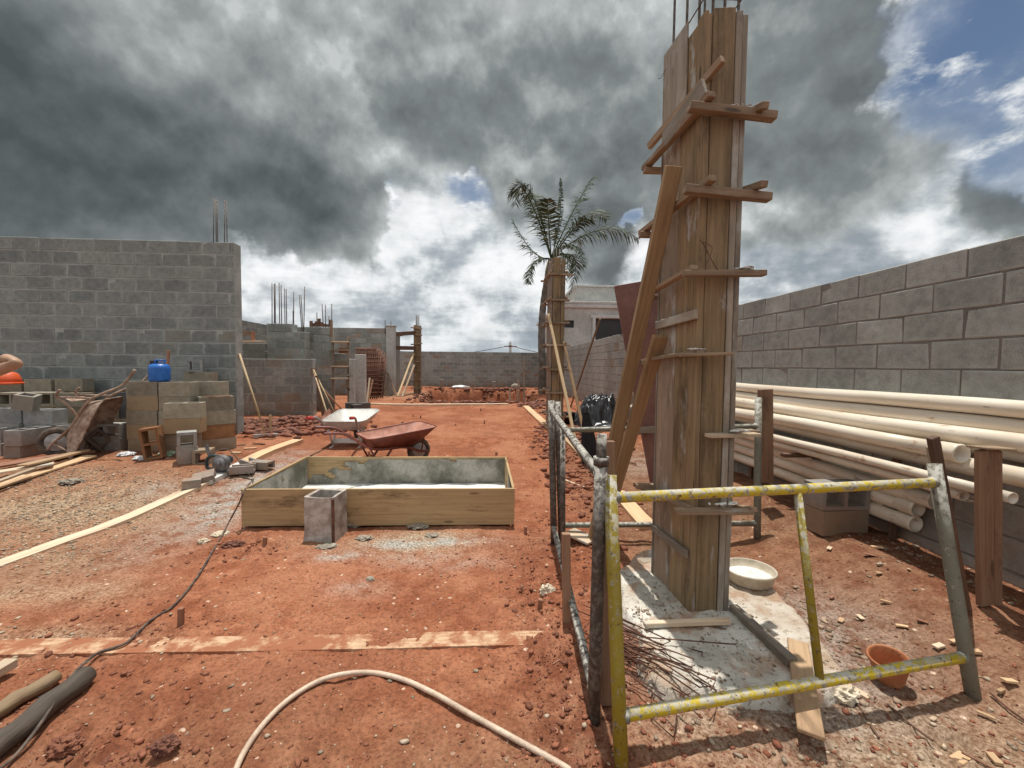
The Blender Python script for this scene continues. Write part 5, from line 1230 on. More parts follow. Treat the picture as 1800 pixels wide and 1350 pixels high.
def cloth():
    st = G(1037, 818); top = Y(1030, 728, st.y)
    r = tag(plank('stake', st + Vector((0, 0, -.02)), top, .035, .035, 'wood_fresh', None, (0, -1, 0)), 'short stake carrying the black cloth behind the left barrier', 'stake')
    N, Mm = 40, 14; vs, fs = [], []
    for j in range(Mm + 1):
        t = j / Mm; c = top.lerp(st, t * .93) + Vector((0, 0, .03 * (1 - t))); rad = .035 + .085 * t ** .8 * (1 if t < .8 else 1 - (t - .8) * 1.2)
        for k in range(N):
            a = 2 * math.pi * k / N; rr = rad * (1 + .28 * math.sin(a * 5 + t * 2) * t + .12 * math.sin(a * 11))
            vs.append((c.x + rr * math.cos(a), c.y + .6 * rr * math.sin(a), c.z + (.025 * math.sin(a * 3) if j == Mm else 0)))
    for j in range(Mm):
        for k in range(N): a = j * N + k; b = j * N + (k + 1) % N; fs.append((a, b, b + N, a + N))
    fs.append(tuple(range(N)))
    tag(obj('black_cloth', mesh_from('cloth', vs, fs, True), 'black_cloth'), 'black cloth draped over a stake behind the left barrier', 'cloth')
cloth()
# dark bucket/tools near the second column
p = Y(1001, 700, 8.6); bz = gz(p.x, 8.6)
b = thing('bucket', 'dark bucket standing between the prop poles of the second column', 'bucket', (p.x, 8.6, bz))
obj('pail', lathe([(0, 0), (.10, 0), (.13, .24), (.137, .25), (.13, .25), (.11, .05)], 20), 'black_plastic', Matrix.Translation((p.x, 8.6, bz)), b)

# ---------------------------------------------------------------- stacked blocks
ORD = ('top', 'second', 'third', 'fourth', 'fifth', 'sixth')
def stack(pxl, yy, n, desc, rz=0, m='block_loose', jit=.02, tilt=None, zoff=0.0, depth=1):
    """a column of n blocks, left edge at photo column pxl"""
    x = Y(pxl, 700, yy).x + .195; rgs = random.Random(desc); z = gz(x, yy) - .03 + zoff
    out = []
    for k in range(n):
        mm = m if isinstance(m, str) else m[min(k, len(m) - 1)]
        a = rz + rgs.uniform(-1, 1) * jit * 150
        ox = rgs.uniform(-1, 1) * jit; oy = rgs.uniform(-1, 1) * jit
        nm = ORD[n - 1 - k] if n - 1 - k < 6 else 'lowest'
        if k == 0: nm = 'bottom'
        hb_at(TR(x + ox, yy + .095 + oy, z + .095 + k * .1915, a, 0, 0), nm + ' block of the ' + desc, mm, grp='loose concrete blocks stacked by the left wall')
    return x, z + n * .1915
xA, zA = stack(222, 5.65, 5, 'tan block stack under the blue gas bottle', 0, jit=.008)
stack(222, 5.88, 5, 'rear row hidden behind the gas bottle stack', 0, jit=.008)
stack(279, 5.65, 5, 'tan block stack right of the gas bottle', 0, jit=.012)
stack(338, 5.92, 5, 'narrow stack behind the tan stacks, left of the wall end', -4)
stack(345, 5.72, 4, 'leaning turned stack with one rusty block, rightmost', 38, ('block_loose', 'block_red', 'block_loose', 'block_loose'))
for i in range(2): hb_at(TR(Y(296, 700, 5.42).x + .19, 5.44, gz(-3.9, 5.4) + .40 + i * .192, 12 + 3 * i), ('lower', 'upper')[i] + ' slightly turned block jutting out in the middle of the tan stacks', 'block_loose')
for i in range(2): hb_at(TR(Y(290, 700, 5.44).x + .17, 5.46, gz(-3.9, 5.4) + .075 + i * .165, 3), ('lower', 'upper')[i] + ' block at the foot of the jutting pair', 'block_loose')
xw = Y(353, 650, 6.6).x; zw_ = Y(353, 675, 6.6).z
for i in range(5): hb_at(TR(xw, 6.6, zw_ - .095 - .19 * i + .19, 2), ('top', 'second', 'third', 'fourth', 'bottom')[i] + ' full block of the thin stack standing against the tall wall', 'block_loose')
half_at(TR(xw - .06, 6.58, zw_ + .285, 28, 90), 'half block with open core on top of the thin stack against the tall wall', 'block_grey')
gq = Y(262, 785, 5.2); gq.z = gz(gq.x, 5.2); gq.y -= .05
hb_at(TR(gq.x, gq.y + .12, gq.z + .20, 20) @ Matrix.Rotation(R(82), 4, 'Y') @ Matrix.Rotation(R(90), 4, 'X'), 'rusty soil-caked block standing on end, hollow side outward', 'block_red')
gq = Y(329, 790, 5.16); gq.z = gz(gq.x, 5.2); gq.y -= .10
half_at(TR(gq.x, gq.y + .10, gq.z + .085, 42), 'pale grey lower half block of the pair at the right foot of the stacks', 'block_grey')
half_at(TR(gq.x, gq.y + .10, gq.z + .275, 36, 90), 'pale grey upper half block of the pair, open core showing', 'block_grey')
gq = Y(358, 785, 5.2); gq.z = gz(gq.x, 5.2); half_at(TR(gq.x, gq.y + .0, gq.z + .06, 20, 90), 'half-buried half block beside the pale grey pair', 'block_loose')
# left heap behind the upended barrow
rg = random.Random(33)
for row, (yy, px_, nmat, nrow) in enumerate(((6.5, (-60, -8, 44, 98), 'block_loose', 5), (6.1, (-66, -12, 41, 94, 148), 'block_loose', 4), (5.7, (-74, -17, 40, 97, 155), 'block_grey', 3), (5.35, (-60, 2), 'block_grey', 2))):
    for ci, px in enumerate(px_):
        x = Y(px, 700, yy).x + .195; z = gz(x, yy) - .03; n = nrow
        if row == 2 and ci >= 3: n = 2
        if row == 1 and ci == 4: n = 3
        for k in range(n):
            tilt = 90 if (row, ci, k) in ((1, 1, 3), (1, 2, 3), (2, 4, 1)) else 0
            jm = rg.choice((nmat, nmat, 'block_grey' if row > 1 else 'block_loose'))
            hb_at(TR(x + rg.uniform(-.02, .02), yy + .095 + rg.uniform(-.02, .02), z + .095 + .1915 * k, rg.uniform(-7, 7) + (90 if (row, ci) in ((3, 1),) else 0), tilt),
                  '%s, %s, %s of the stepped block heap at far left' % (('bottom course', 'second course', 'third course', 'fourth course', 'fifth course', 'sixth course')[k], ('rear row', 'third row', 'second row', 'front row')[row], ('leftmost column', 'second column', 'third column', 'fourth column', 'rightmost column')[ci]), jm, grp='concrete blocks heaped at far left')
gq = Y(48, 716, 5.62); half_at(TR(gq.x, gq.y, gz(gq.x, 5.7) + .66, 25, 8, 12), 'grey half block lying askew on the front of the far left heap', 'block_grey')
gq = Y(190, 782, 5.75); hb_at(TR(gq.x, gq.y, gq.z + .03, 25, 90, 48), 'block propped at a slant behind the upended wheelbarrow', 'block_dark')
for i in range(4):
    yy = 6.3; x = Y(190, 700, yy).x + .2; hb_at(TR(x, yy, gz(x, yy) + .08 + .19 * i, 3 * i), ('bottom', 'second', 'third', 'top')[i] + ' dark green block of the stack between the barrow and the gas bottle', 'block_dark' if i > 1 else 'block_loose')
# dark hollow blocks by the tools
for i, (px, yy, dz_, d) in enumerate(((611, 8.95, 0, 'left'), (623, 8.6, 0, 'front'), (636, 8.8, 0, 'right'))):
    x = Y(px + 4, 700, yy).x; hb_at(TR(x, yy, gz(x, yy) + .17, 20 + 15 * i) @ Matrix.Rotation(R(90), 4, 'Y'), d + ' dark upright block of the group of three by the leaning tools', 'block_dark')

# ---------------------------------------------------------------- gas bottle
def gas():
    x = Y(280, 680, 5.75).x; c = Vector((x, 5.76, zA - .002)); r = thing('gas_bottle', 'bright blue camping gas bottle standing on the tan block stack', 'gas bottle', c); M = Matrix.Translation(c)
    obj('bottle', lathe([(0, 0), (.10, 0), (.113, .012), (.118, .04), (.119, .17), (.114, .20), (.095, .228), (.065, .24), (.03, .244)], 36), 'plastic_blue', M, r)
    obj('neck_ring', tube([c + Vector((.055 * math.cos(a) + .015, .055 * math.sin(a), .285)) for a in [i * math.pi / 12 for i in range(25)]], .010, 8), 'plastic_blue', None, r)
    for k in (-1, 0, 1): pipe('ring_post', [c + Vector((.015 + .055 * math.cos(k * 2.1), .055 * math.sin(k * 2.1), .225)), c + Vector((.015 + .055 * math.cos(k * 2.1), .055 * math.sin(k * 2.1), .285))], .009, 'plastic_blue', r, 6)
    obj('valve', box(.075, .06, .07, .01), 'black_plastic', Matrix.Translation(c + Vector((-.07, 0, .25))), r)
    obj('valve_stem', lathe([(.0, 0), (.016, 0), (.016, .045), (.01, .05)], 12), 'galvanised', Matrix.Translation(c + Vector((.015, 0, .24))), r)
gas()
h0 = Y(293, 645, 6.1); h0.z -= .2
tag(plank('tool_handle', h0, Y(296, 616, 6.15), .03, .03, 'wood_red', None, (0, -1, 0)), 'reddish tool handle sticking up behind the blue gas bottle', 'tool handle')
tag(plank('wood_offcut', Y(236, 675.5, 5.7), Y(256, 674, 5.72), .07, .03, 'wood_fresh'), 'small orange wood offcut on the stack left of the gas bottle', 'offcut')
tag(plank('thin_lath', Y(357, 697, 5.72), Y(404, 696, 5.72), .03, .01, 'wood_red'), 'thin flat lath lying on the rightmost turned stack', 'lath')

# ---------------------------------------------------------------- wheelbarrows
def wheelbarrow(label, O, fwd, up, mframe, mout, minn, mtyre='rubber', grips=None, wr=.17, legm=None):
    """O: wheel centre; local x forward (handles at -x), z up; dimensions in metres"""
    f = Vector(fwd).normalized(); u = Vector(up); u = (u - f * u.dot(f)).normalized(); s = u.cross(f)
    rot = Matrix((f, s, u)).transposed()
    r = thing('wheelbarrow', label, 'wheelbarrow', O, rot=rot); W = WM[r.name]
    P_ = lambda *a: W @ Vector(a)
    # tray: outer shell, inner shell, rim
    def rect(x0, x1, w0, w1, z0, z1, n=6, cr=.35):
        pts = []
        cs = [((x1), w1 / 2, z1), (x0, w0 / 2, z0), (x0, -w0 / 2, z0), (x1, -w1 / 2, z1)]
        for i in range(4):
            a, b, c = Vector(cs[i - 1]), Vector(cs[i]), Vector(cs[(i + 1) % 4]); e0 = b + (a - b) * cr * .5; e1 = b + (c - b) * cr * .5
            for k in range(n): t = k / (n - 1); pts.append((1 - t) ** 2 * e0 + 2 * t * (1 - t) * b + t * t * e1)
        return pts
    # x from -0.80 (rear) to +0.10 (front, over the wheel)
    def shell(off, nm, m):
        rings = [rect(-.74 + off, .14 - off, .62 - off, .66 - off, .245, .335), rect(-.68 + off, .03 - off, .55 - off, .56 - off, .18, .23), rect(-.63 + off, -.12 - off, .38 - off, .36 - off, .105 + off * .4, .110 + off * .4), rect(-.58, -.2, .22, .2, .098 + off * .4, .100 + off * .4)]
        vs = [v for rn in rings for v in rn]; m_ = len(rings[0]); fs = []
        for j in range(3):
            for k in range(m_): a = j * m_ + k; b = j * m_ + (k + 1) % m_; fs.append((a, b, b + m_, a + m_))
        fs.append(tuple(range(3 * m_, 4 * m_))); return obj(nm, mesh_from(nm, vs, fs, True), m, W, r)
    shell(0, 'tray', mout); shell(.008, 'tray_lining', minn)
    rim = rect(-.74, .14, .62, .66, .247, .337); pipe('rim', [W @ p for p in rim + rim[:1]], .008, mout, r, 6)
    for sg in (-1, 1):
        pipe('handle', [W @ p for p in spline([(.10, sg * .075, -.01), (0, sg * .085, 0), (-.16, sg * .13, .06), (-.30, sg * .17, .095), (-.62, sg * .21, .11), (-.80, sg * .23, .20), (-.98, sg * .26, .33), (-1.22, sg * .28, .36)], 5)], .0165, mframe, r, 9)
        if grips: pipe('grip', [P_(-1.08, sg * .27, .345), P_(-1.235, sg * .281, .362)], .022, grips, r, 9)
        pipe('leg', [W @ p for p in spline([(-.42, sg * .185, .10), (-.52, sg * .2, -.04), (-.57, sg * .2, -wr + .005), (-.66, sg * .2, -wr + .005)], 4)], .014, legm or mframe, r, 8)
        pipe('leg_brace', [P_(-.70, sg * .215, .135), P_(-.57, sg * .2, -wr + .03)], .012, legm or mframe, r, 7)
        pipe('front_strut', [P_(0, sg * .085, 0), P_(.02, sg * .15, .23)], .009, mframe, r, 6)
    plank('cross_brace', P_(-.575, -.2, -.06), P_(-.575, .2, -.06), .004, .075, legm or mframe, r, u)
    # wheel
    Rt = Matrix.Rotation(R(90), 4, 'X'); tor = []
    seg, ms = 30, 10; vs, fs = [], []
    for i in range(seg):
        a = 2 * math.pi * i / seg
        for k in range(ms):
            b = 2 * math.pi * k / ms; rad = wr - .036 + .036 * math.cos(b) * (1 + (.03 if i % 2 else -.03)); vs.append((rad * math.cos(a), .036 * math.sin(b), rad * math.sin(a)))
    for i in range(seg):
        for k in range(ms): fs.append((i * ms + k, ((i + 1) % seg) * ms + k, ((i + 1) % seg) * ms + (k + 1) % ms, i * ms + (k + 1) % ms))
    wh = obj('wheel', mesh_from('tyre', vs, fs, True), mtyre, W, r)
    obj('rim', lathe([(wr * .60, -.022), (wr * .56, -.026), (wr * .30, -.008), (wr * .16, -.03), (.0, -.03)], 24), minn if mtyre != 'rubber' else 'galvanised', W @ Rt, wh)
    obj('rim', lathe([(wr * .60, -.022), (wr * .56, -.026), (wr * .30, -.008), (wr * .16, -.03), (.0, -.03)], 24), minn if mtyre != 'rubber' else 'galvanised', W @ Matrix.Rotation(R(-90), 4, 'X'), wh)
    obj('hub', tube([(0, -.1, 0), (0, .1, 0)], .013, 8), mframe, W, wh)
    return r
zr = gz(-.98, 5.5)
wheelbarrow('rusty red wheelbarrow standing behind the formwork box', (-.97, 5.45, zr + .158), (.84, .54, 0), (0, 0, 1), 'barrow_red', 'barrow_red', 'barrow_red_inside', wr=.16)
zw = gz(-1.95, 6.7)
wheelbarrow('white wheelbarrow with red grips, behind the red one', (Y(630, 765, 6.75).x, 6.75, zw + .15), (Y(630, 765, 6.75).x - Y(580, 747, 5.55).x, 1.2, 0), (0, 0, 1), 'galvanised', 'barrow_white', 'barrow_white_inside', grips='grip_red', wr=.155, legm='barrow_white')
wheelbarrow('mud-caked wheelbarrow tipped up on its wheel against the block heap', Y(100, 777, 5.35), (-.42, -.15, -.85), (.80, .30, -.45), 'barrow_dirty', 'barrow_dirty', 'barrow_dirty', wr=.185)

# ---------------------------------------------------------------- hand tools
def tool(label, foot, top, head=None, m='wood_bamboo'):
    r = thing('hand_tool', label, 'tool', foot)
    pipe('handle', [foot, foot.lerp(top, .5) + Vector((.004, 0, 0)), top], .016, m, r, 8)
    if head == 'broom':
        d = Vector((.95, .3, 0)).normalized(); plank('head', foot - d * .17 + Vector((0, 0, .01)), foot + d * .17 + Vector((0, 0, .01)), .05, .05, 'concrete_box', r)
    if head == 'shovel':
        v = [(-.11, 0, .0), (.11, 0, .0), (.12, -.02, -.2), (.0, -.02, -.30), (-.12, -.02, -.2)]
        x = (top - foot).normalized(); s = x.cross(Vector((0, 1, 0))).normalized(); q = [foot + x * (a[2] + .12) + s * a[0] + Vector((0, a[1] - .05, 0)) for a in v]
        me = bpy.data.meshes.new('blade'); bm = bmesh.new(); f = bm.faces.new([bm.verts.new(p) for p in q]); bmesh.ops.solidify(bm, geom=[f], thickness=.006); bm.to_mesh(me); bm.free(); obj('blade', me, 'barrow_red_inside', None, r)
    return r
tool('long-handled scraper leaning on the end of the tall left wall', G(467, 771) + Vector((0, 0, .02)), Y(421, 622, 6.9), 'broom')
f = G(576, 752); tool('shovel with reddish blade leaning on the end of the half-height wall', f + Vector((0, 0, .15)), Y(552, 655, 9.4), 'shovel')
tool('hoe handle leaning on the half-height wall, longest of three', G(593, 740), Y(551, 650, 9.35))
tool('hoe handle leaning on the half-height wall, reaching farthest right', G(605, 725), Y(560, 675, 9.3))
tag(plank('leaning_board', G(569, 737), Y(556, 660, 9.2), .06, .03, 'wood_dark', None, (0, -1, 0)), 'dark stick leaning on the wall end behind the shovel', 'stick')
tag(plank('leaning_board', G(625, 712), Y(612, 682, 10.4), .05, .03, 'wood_dark', None, (0, -1, 0)), 'short dark board leaning beneath the scaffold planks', 'board')
for i, (a, b) in enumerate((((645, 708), (650, 664)), ((647, 706), (655, 668)))):
    tag(plank('leaning_board', G(*a), Y(b[0], b[1], 13.2), .05, .02, 'wood_pale', None, (0, -1, 0)), ('left', 'right')[i] + ' pale lath leaning on the rusty mesh', 'lath')

# ---------------------------------------------------------------- circular saw and cut blocks
def saw():
    c = G(383, 833) + Vector((0, 0, .045)); r = thing('circular_saw', 'grey circular saw with dark handle resting on the dusty board', 'saw', c, rot=Matrix.Rotation(R(-6), 3, 'Z')); W = WM[r.name]
    obj('base_plate', box(.28, .12, .006, .002), 'saw_grey', W @ Matrix.Translation((.02, 0, 0)), r)
    disc = lathe([(0, -.03), (.085, -.03), (.095, -.024), (.095, .024), (.085, .03), (.03, .032)], 30, 1.0, False)
    obj('blade_guard', disc, 'saw_grey', W @ Matrix.Translation((.06, -.02, .095)) @ Matrix.Rotation(R(90), 4, 'X'), r)
    obj('blade', lathe([(0, -.001), (.08, -.001), (.08, .001)], 36), 'saw_grey', W @ Matrix.Translation((.06, -.054, .09)) @ Matrix.Rotation(R(90), 4, 'X'), r)
    obj('flange', lathe([(0, -.004), (.03, -.004), (.028, .006), (.012, .014)], 18), 'saw_grey', W @ Matrix.Translation((.06, -.058, .09)) @ Matrix.Rotation(R(90), 4, 'X'), r)
    obj('motor', lathe([(0, 0), (.05, 0), (.055, .01), (.055, .10), (.045, .12), (.02, .122)], 20), 'saw_black', W @ Matrix.Translation((.04, .02, .10)) @ Matrix.Rotation(R(-90), 4, 'X'), r)
    pipe('handle', [W @ p for p in spline([(0, 0, .17), (-.06, 0, .175), (-.12, 0, .14), (-.135, 0, .08), (-.12, 0, .03), (-.07, 0, .02), (0, 0, .03)], 5)], .019, 'saw_black', r, 9)
    plank('riving_guide', W @ Vector((-.09, .0, .17)), W @ Vector((-.135, 0, .30)), .008, .045, 'saw_grey', r, (1, 0, 0))
    pipe('cord', spline([W @ Vector((-.1, 0, .18)), W @ Vector((.02, .1, .24)), W @ Vector((.16, .12, .10)), W @ Vector((.26, .05, .0)), W @ Vector((.40, -.02, -.03))], 6), .005, 'cable', r, 6)
saw()
def channel(l, w, h, t=.028):
    bm = bmesh.new()
    prof = [(-w / 2, 0), (w / 2, 0), (w / 2, h), (w / 2 - t, h), (w / 2 - t, t), (-w / 2 + t, t), (-w / 2 + t, h), (-w / 2, h)]
    A = [bm.verts.new((-l / 2, y, z)) for y, z in prof]; B = [bm.verts.new((l / 2, y, z)) for y, z in prof]; n = len(prof)
    for i in range(n): bm.faces.new([A[i], A[(i + 1) % n], B[(i + 1) % n], B[i]])
    for s in (A, B):
        for f in ((0, 1, 4, 5), (1, 2, 3, 4), (0, 5, 6, 7)): bm.faces.new([s[k] for k in f])
    return bm_mesh(bm, 'channel')
for i, (px, py, l, rz, rx, ry, lab) in enumerate(((427, 834, .24, 18, 0, 0, 'cut U-shaped block piece right of the saw, open side up'), (440, 823, .20, -25, 0, 8, 'cut block piece tilted against the U-shaped one behind it'), (459, 825, .26, -10, 180, 0, 'cut block piece lying face down, farthest right by the saw'),
                                          (357, 849, .20, 25, 200, -12, 'cut block piece tipped over on the pale board left of the saw'), (338, 858, .16, 30, 180, 0, 'short dark-shadowed cut piece at the left of the tipped one'))):
    g = G(px, py); lift = .10 if rx > 90 else .02
    tag(obj('block_offcut', channel(l, .14, .085), 'block_grey', TR(g.x, g.y, g.z + lift, rz, rx, ry)), lab, 'block offcut')
# small litter by the stacks
def crumple(name, px, py, s, m, lab, cat, seed=0, flat=.35):
    g = G(px, py); bm = bmesh.new(); bmesh.ops.create_icosphere(bm, subdivisions=4, radius=1)
    for v in bm.verts:
        c = v.co.copy(); k = 1 + .45 * mnoise.noise(c * 2.2 + Vector((seed, 0, 0))) + .25 * mnoise.noise(c * 5 + Vector((seed, 2, 0))); v.co = Vector((c.x * s * k, c.y * s * .7 * k, c.z * s * flat * k)) + s * .10 * mnoise.noise_vector(c * 7 + Vector((seed, 0, 0)))
    tag(obj(name, bm_mesh(bm, name), m, Matrix.Translation(g + Vector((0, 0, s * flat * .6)))), lab, cat)
crumple('plastic_bag', 302, 800, .13, 'plastic_green', 'crumpled pale green plastic bag in front of the pale grey blocks', 'plastic bag', 3, .4)
crumple('paper_scrap', 222, 801, .09, 'white_sheet', 'crumpled whitish bag at the foot of the gas bottle stack', 'bag', 7, .3)
crumple('paper_scrap', 250, 807, .09, 'white_sheet', 'second crumpled grey-white scrap below the rusty block', 'scrap', 9, .3)
crumple('mortar_lump', 620, 924, .075, 'cement_splash', 'grey lump of fallen mortar at the right foot of the concrete box', 'mortar lump', 2, .45)
crumple('mortar_lump', 640, 947, .06, 'cement_splash', 'grey mortar splat nearest the camera below the concrete box', 'mortar lump', 5, .25)
crumple('mortar_lump', 760, 942, .055, 'cement_splash', 'round flat mortar splat in front of the middle of the formwork box', 'mortar lump', 6, .2)
crumple('mortar_lump', 735, 927, .08, 'cement_splash', 'ragged mortar splat against the front of the formwork box', 'mortar lump', 8, .25)
crumple('mortar_lump', 575, 962, .07, 'cement_splash', 'mortar splat at the front foot of the concrete box', 'mortar lump', 11, .2)
crumple('mortar_lump', 650, 1017, .03, 'cement_splash', 'small isolated mortar crumb on the bare clay', 'mortar lump', 13, .4)
crumple('stone', 963, 1042, .05, 'limestone', 'angular whitish stone on the clods beside the left barrier', 'stone', 15, .8)
crumple('stone', 388, 940, .065, 'limestone', 'flat pale stone left of the formwork box corner', 'stone', 16, .3)
crumple('stone', 358, 955, .04, 'limestone', 'small pale stone left of the flat one', 'stone', 18, .5)
crumple('clay_clod', 410, 962, .075, 'clay_dark', 'dark red clod of clay under the cable', 'clod', 19, .5)
crumple('clay_clod', 115, 1310, .055, 'clay', 'large clay clod right of the dark log', 'clod', 20, .5)
crumple('clay_clod', 290, 1325, .045, 'clay_dark', 'broken clay clod in the bottom left foreground', 'clod', 23, .6)
crumple('rubble_lump', 1475, 1225, .07, 'limestone', 'tan broken concrete lump at the right corner of the pad', 'rubble', 25, .5)
crumple('rubble_lump', 125, 848, .10, 'cement_splash', 'flat grey mortar crust on the gravel at left', 'rubble', 26, .25)
# pit soil heap, wood chips
CH = [(1458, 963, .07, .035, 40), (1530, 978, .10, .04, -10), (1542, 965, .08, .035, -25), (1545, 1010, .05, .03, 10), (1597, 1004, .035, .02, 60), (1478, 1095, .05, .03, 30), (1556, 1062, .06, .02, -20), (1512, 1090, .05, .03, 80), (1585, 1105, .06, .03, -40), (1622, 1095, .05, .03, -50), (1650, 1140, .06, .035, 5), (1680, 1130, .07, .03, 0), (1712, 1150, .06, .03, -20), (1775, 1200, .06, .035, -5), (1760, 1215, .06, .02, 30),
      (1690, 1325, .08, .05, 20), (1640, 1268, .03, .02, 20), (1732, 1265, .06, .02, -60), (1502, 1210, .12, .05, -50), (1100, 795, .12, .07, 20), (1112, 815, .12, .05, -30), (1095, 800, .1, .06, 5), (1130, 770, .08, .05, 50), (978, 1170, .05, .01, 20), (395, 792, .12, .10, 80), (415, 797, .14, .08, 5), (380, 790, .15, .04, 0), (440, 790, .18, .05, 20), (455, 783, .2, .05, 10), (470, 775, .22, .06, 5), (425, 784, .15, .06, -10), (1545, 875 + 120, .04, .02, 0), (1750, 1340, .06, .03, 60), (1462, 1055, .04, .02, 20)]
CHL = ['below the pipe pedestal on the right', 'in mid soil right of the tub, broadest', 'just above the larger one right of the tub', 'alone on the soil midway to the wide post', 'left of the leaning barrier post', 'by the right edge of the pad', 'between the tub and the flower pot, farther one', 'near the inner bar of the yellow barrier',
       'above and right of the flower pot', 'right of the flower pot group, farther', 'just left of the leaning barrier post foot', 'touching the leaning barrier post', 'behind the foot of the leaning barrier post', 'at the right picture edge, upper one', 'at the right picture edge, lower one', 'in the bottom right corner, thick one', 'below the barrier shadow', 'right below the barrier foot',
       'at the front right corner of the pad', 'behind the yellow post top, nearest the column', 'behind the yellow post, lower one', 'behind the yellow post, leftmost', 'behind the grey rail near the plywood sheet', 'beside the left barrier among clods', 'upright-looking one by the block stacks', 'next to the square one by the block stacks', 'nearest the pale half blocks', 'in the rubble behind the saw',
       'farther in the rubble behind the saw', 'at the foot of the scraper', 'between the saw and the scraper', 'on the soil in front of the column back foot', 'in the very bottom right', 'right of the tub by the pad']
rg = random.Random(4)
for i, (px, py, l, w, a) in enumerate(CH):
    g = G(px, py); side = 'right of the column' if px > 1200 else ('left of the column behind the barrier' if px > 900 else 'near the saw')
    m = rg.choice(('wood_fresh', 'wood_pale', 'wood_fresh', 'wood_red')) if px > 900 or i % 2 else 'wood_dark'
    M = TR(g.x, g.y, g.z + .012, a + rg.uniform(-8, 8), rg.uniform(-10, 10), rg.uniform(-10, 10))
    lab = {'wood_fresh': 'fresh orange', 'wood_pale': 'pale', 'wood_red': 'reddish', 'wood_dark': 'dark'}[m] + ' wood offcut on the soil ' + side + {True: ', ' + rg.choice(('thin', 'thick'))}[True]
    lab = '%s %s wood offcut %s' % ({'wood_fresh': 'orange', 'wood_pale': 'pale', 'wood_red': 'reddish', 'wood_dark': 'dark'}[m], 'small' if l < .07 else 'larger', CHL[i])
    tag(obj('wood_chip', box(l * .85, w * .8, .005 + .011 * rg.random() ** 2, .0015, .003, i, 2), m, M), lab, 'wood chip', 'wood offcuts strewn on the soil')

# ---------------------------------------------------------------- scattered crumbs: stuff nobody could count
def rock_mesh(seed, flat=.7):
    bm = bmesh.new(); bmesh.ops.create_icosphere(bm, subdivisions=1, radius=1); rgk = random.Random(seed)
    for v in bm.verts: v.co *= rgk.uniform(.5, 1.3); v.co.z *= flat
    vs = np.array([v.co[:] for v in bm.verts]); fs = np.array([[v.index for v in f.verts] for f in bm.faces]); bm.free(); return vs, fs
ROCKS = [rock_mesh(i, .55 + .1 * (i % 5)) for i in range(8)]
def scatter(name, n, region, smin, smax, m, seed, powr=2.5, sink=.25, flat=1.0, dz=0.0):
    rs = np.random.RandomState(seed); pts = region(rs, n); n = len(pts)
    x, y = pts[:, 0], pts[:, 1]; z = height(x, y) + dz; s = smin + (smax - smin) * rs.rand(n) ** powr
    V, F = [], []; base = 0
    for k in range(len(ROCKS)):
        ids = np.arange(n)[np.arange(n) % len(ROCKS) == k]
        if not len(ids): continue
        rv, rf = ROCKS[k]; a = rs.rand(len(ids)) * 6.283; ca, sa = np.cos(a), np.sin(a); el = 1 + .7 * rs.rand(len(ids))
        vx = rv[None, :, 0] * el[:, None]; vy = rv[None, :, 1] * np.ones(len(ids))[:, None]
        X = (vx * ca[:, None] - vy * sa[:, None]) * s[ids][:, None] + x[ids][:, None]; Yv = (vx * sa[:, None] + vy * ca[:, None]) * s[ids][:, None] + y[ids][:, None]
        Z = rv[None, :, 2] * s[ids][:, None] * flat + (z[ids] + s[ids] * sink)[:, None]
        V.append(np.stack([X, Yv, Z], -1).reshape(-1, 3)); F.append((rf[None] + (np.arange(len(ids)) * len(rv))[:, None, None] + base).reshape(-1, 3)); base += len(ids) * len(rv)
    V = np.concatenate(V).astype(np.float32); F = np.concatenate(F).astype(np.int32)
    me = bpy.data.meshes.new(name); me.vertices.add(len(V)); me.vertices.foreach_set('co', V.ravel()); me.loops.add(F.size); me.loops.foreach_set('vertex_index', F.ravel())
    me.polygons.add(len(F)); me.polygons.foreach_set('loop_start', np.arange(0, F.size, 3, dtype=np.int32)); me.polygons.foreach_set('loop_total', np.full(len(F), 3, np.int32)); me.update()
    return me
def reg_spots(lst):
    w = np.array([l[4] * l[2] * l[3] for l in lst]); w = w / w.sum()
    def f(rs, n):
        k = rs.choice(len(lst), n, p=w); L = np.array(lst)[k]; return np.stack([L[:, 0] + rs.randn(n) * L[:, 2] * .62, L[:, 1] + rs.randn(n) * L[:, 3] * .62], -1)
    return f
def reg_cone(ymin, ymax, xk=1.4):
    def f(rs, n):
        y = ymin * (ymax / ymin) ** rs.rand(n); return np.stack([(rs.rand(n) * 2 - 1) * xk * (y + .2), y], -1)
    return f
def clip_free(pts):
    x, y = pts[:, 0], pts[:, 1]
    bad = (x > -2.3) & (x < .28) & (y > 3.5) & (y < 4.95) | (x > 3.0) | (x > .93) & (x < 1.5) & (y > 2.1) & (y < 3.0)
    return pts[~bad]
def R2(f): return lambda rs, n: clip_free(f(rs, n))
def stuff(name, label, cat, *a, **k):
    me = scatter(name, *a, **k); o = obj(name, me, a[4]); tag(o, label, cat, kind='stuff'); return o
stuff('clay_clods', 'crumbled red clay clods beside the left barrier and in the foreground', 'clods', 4500, R2(reg_spots(ROUGH)), .003, .017, 'clay', 1, powr=4.5)
stuff('clay_crumbs', 'small clay crumbs scattered over the whole plot', 'crumbs', 12000, R2(reg_cone(.9, 14)), .0015, .009, 'clay', 2, powr=3)
stuff('clay_rubble', 'heap of broken dark red clay lumps in front of the half-height wall', 'rubble', 2400, reg_spots([(-4.2, 7.8, 1.1, .5, 1), (-3.5, 8.2, .7, .5, .8), (-3.6, 7.0, .5, .35, .4)]), .012, .075, 'clay_dark', 3, powr=2.4)
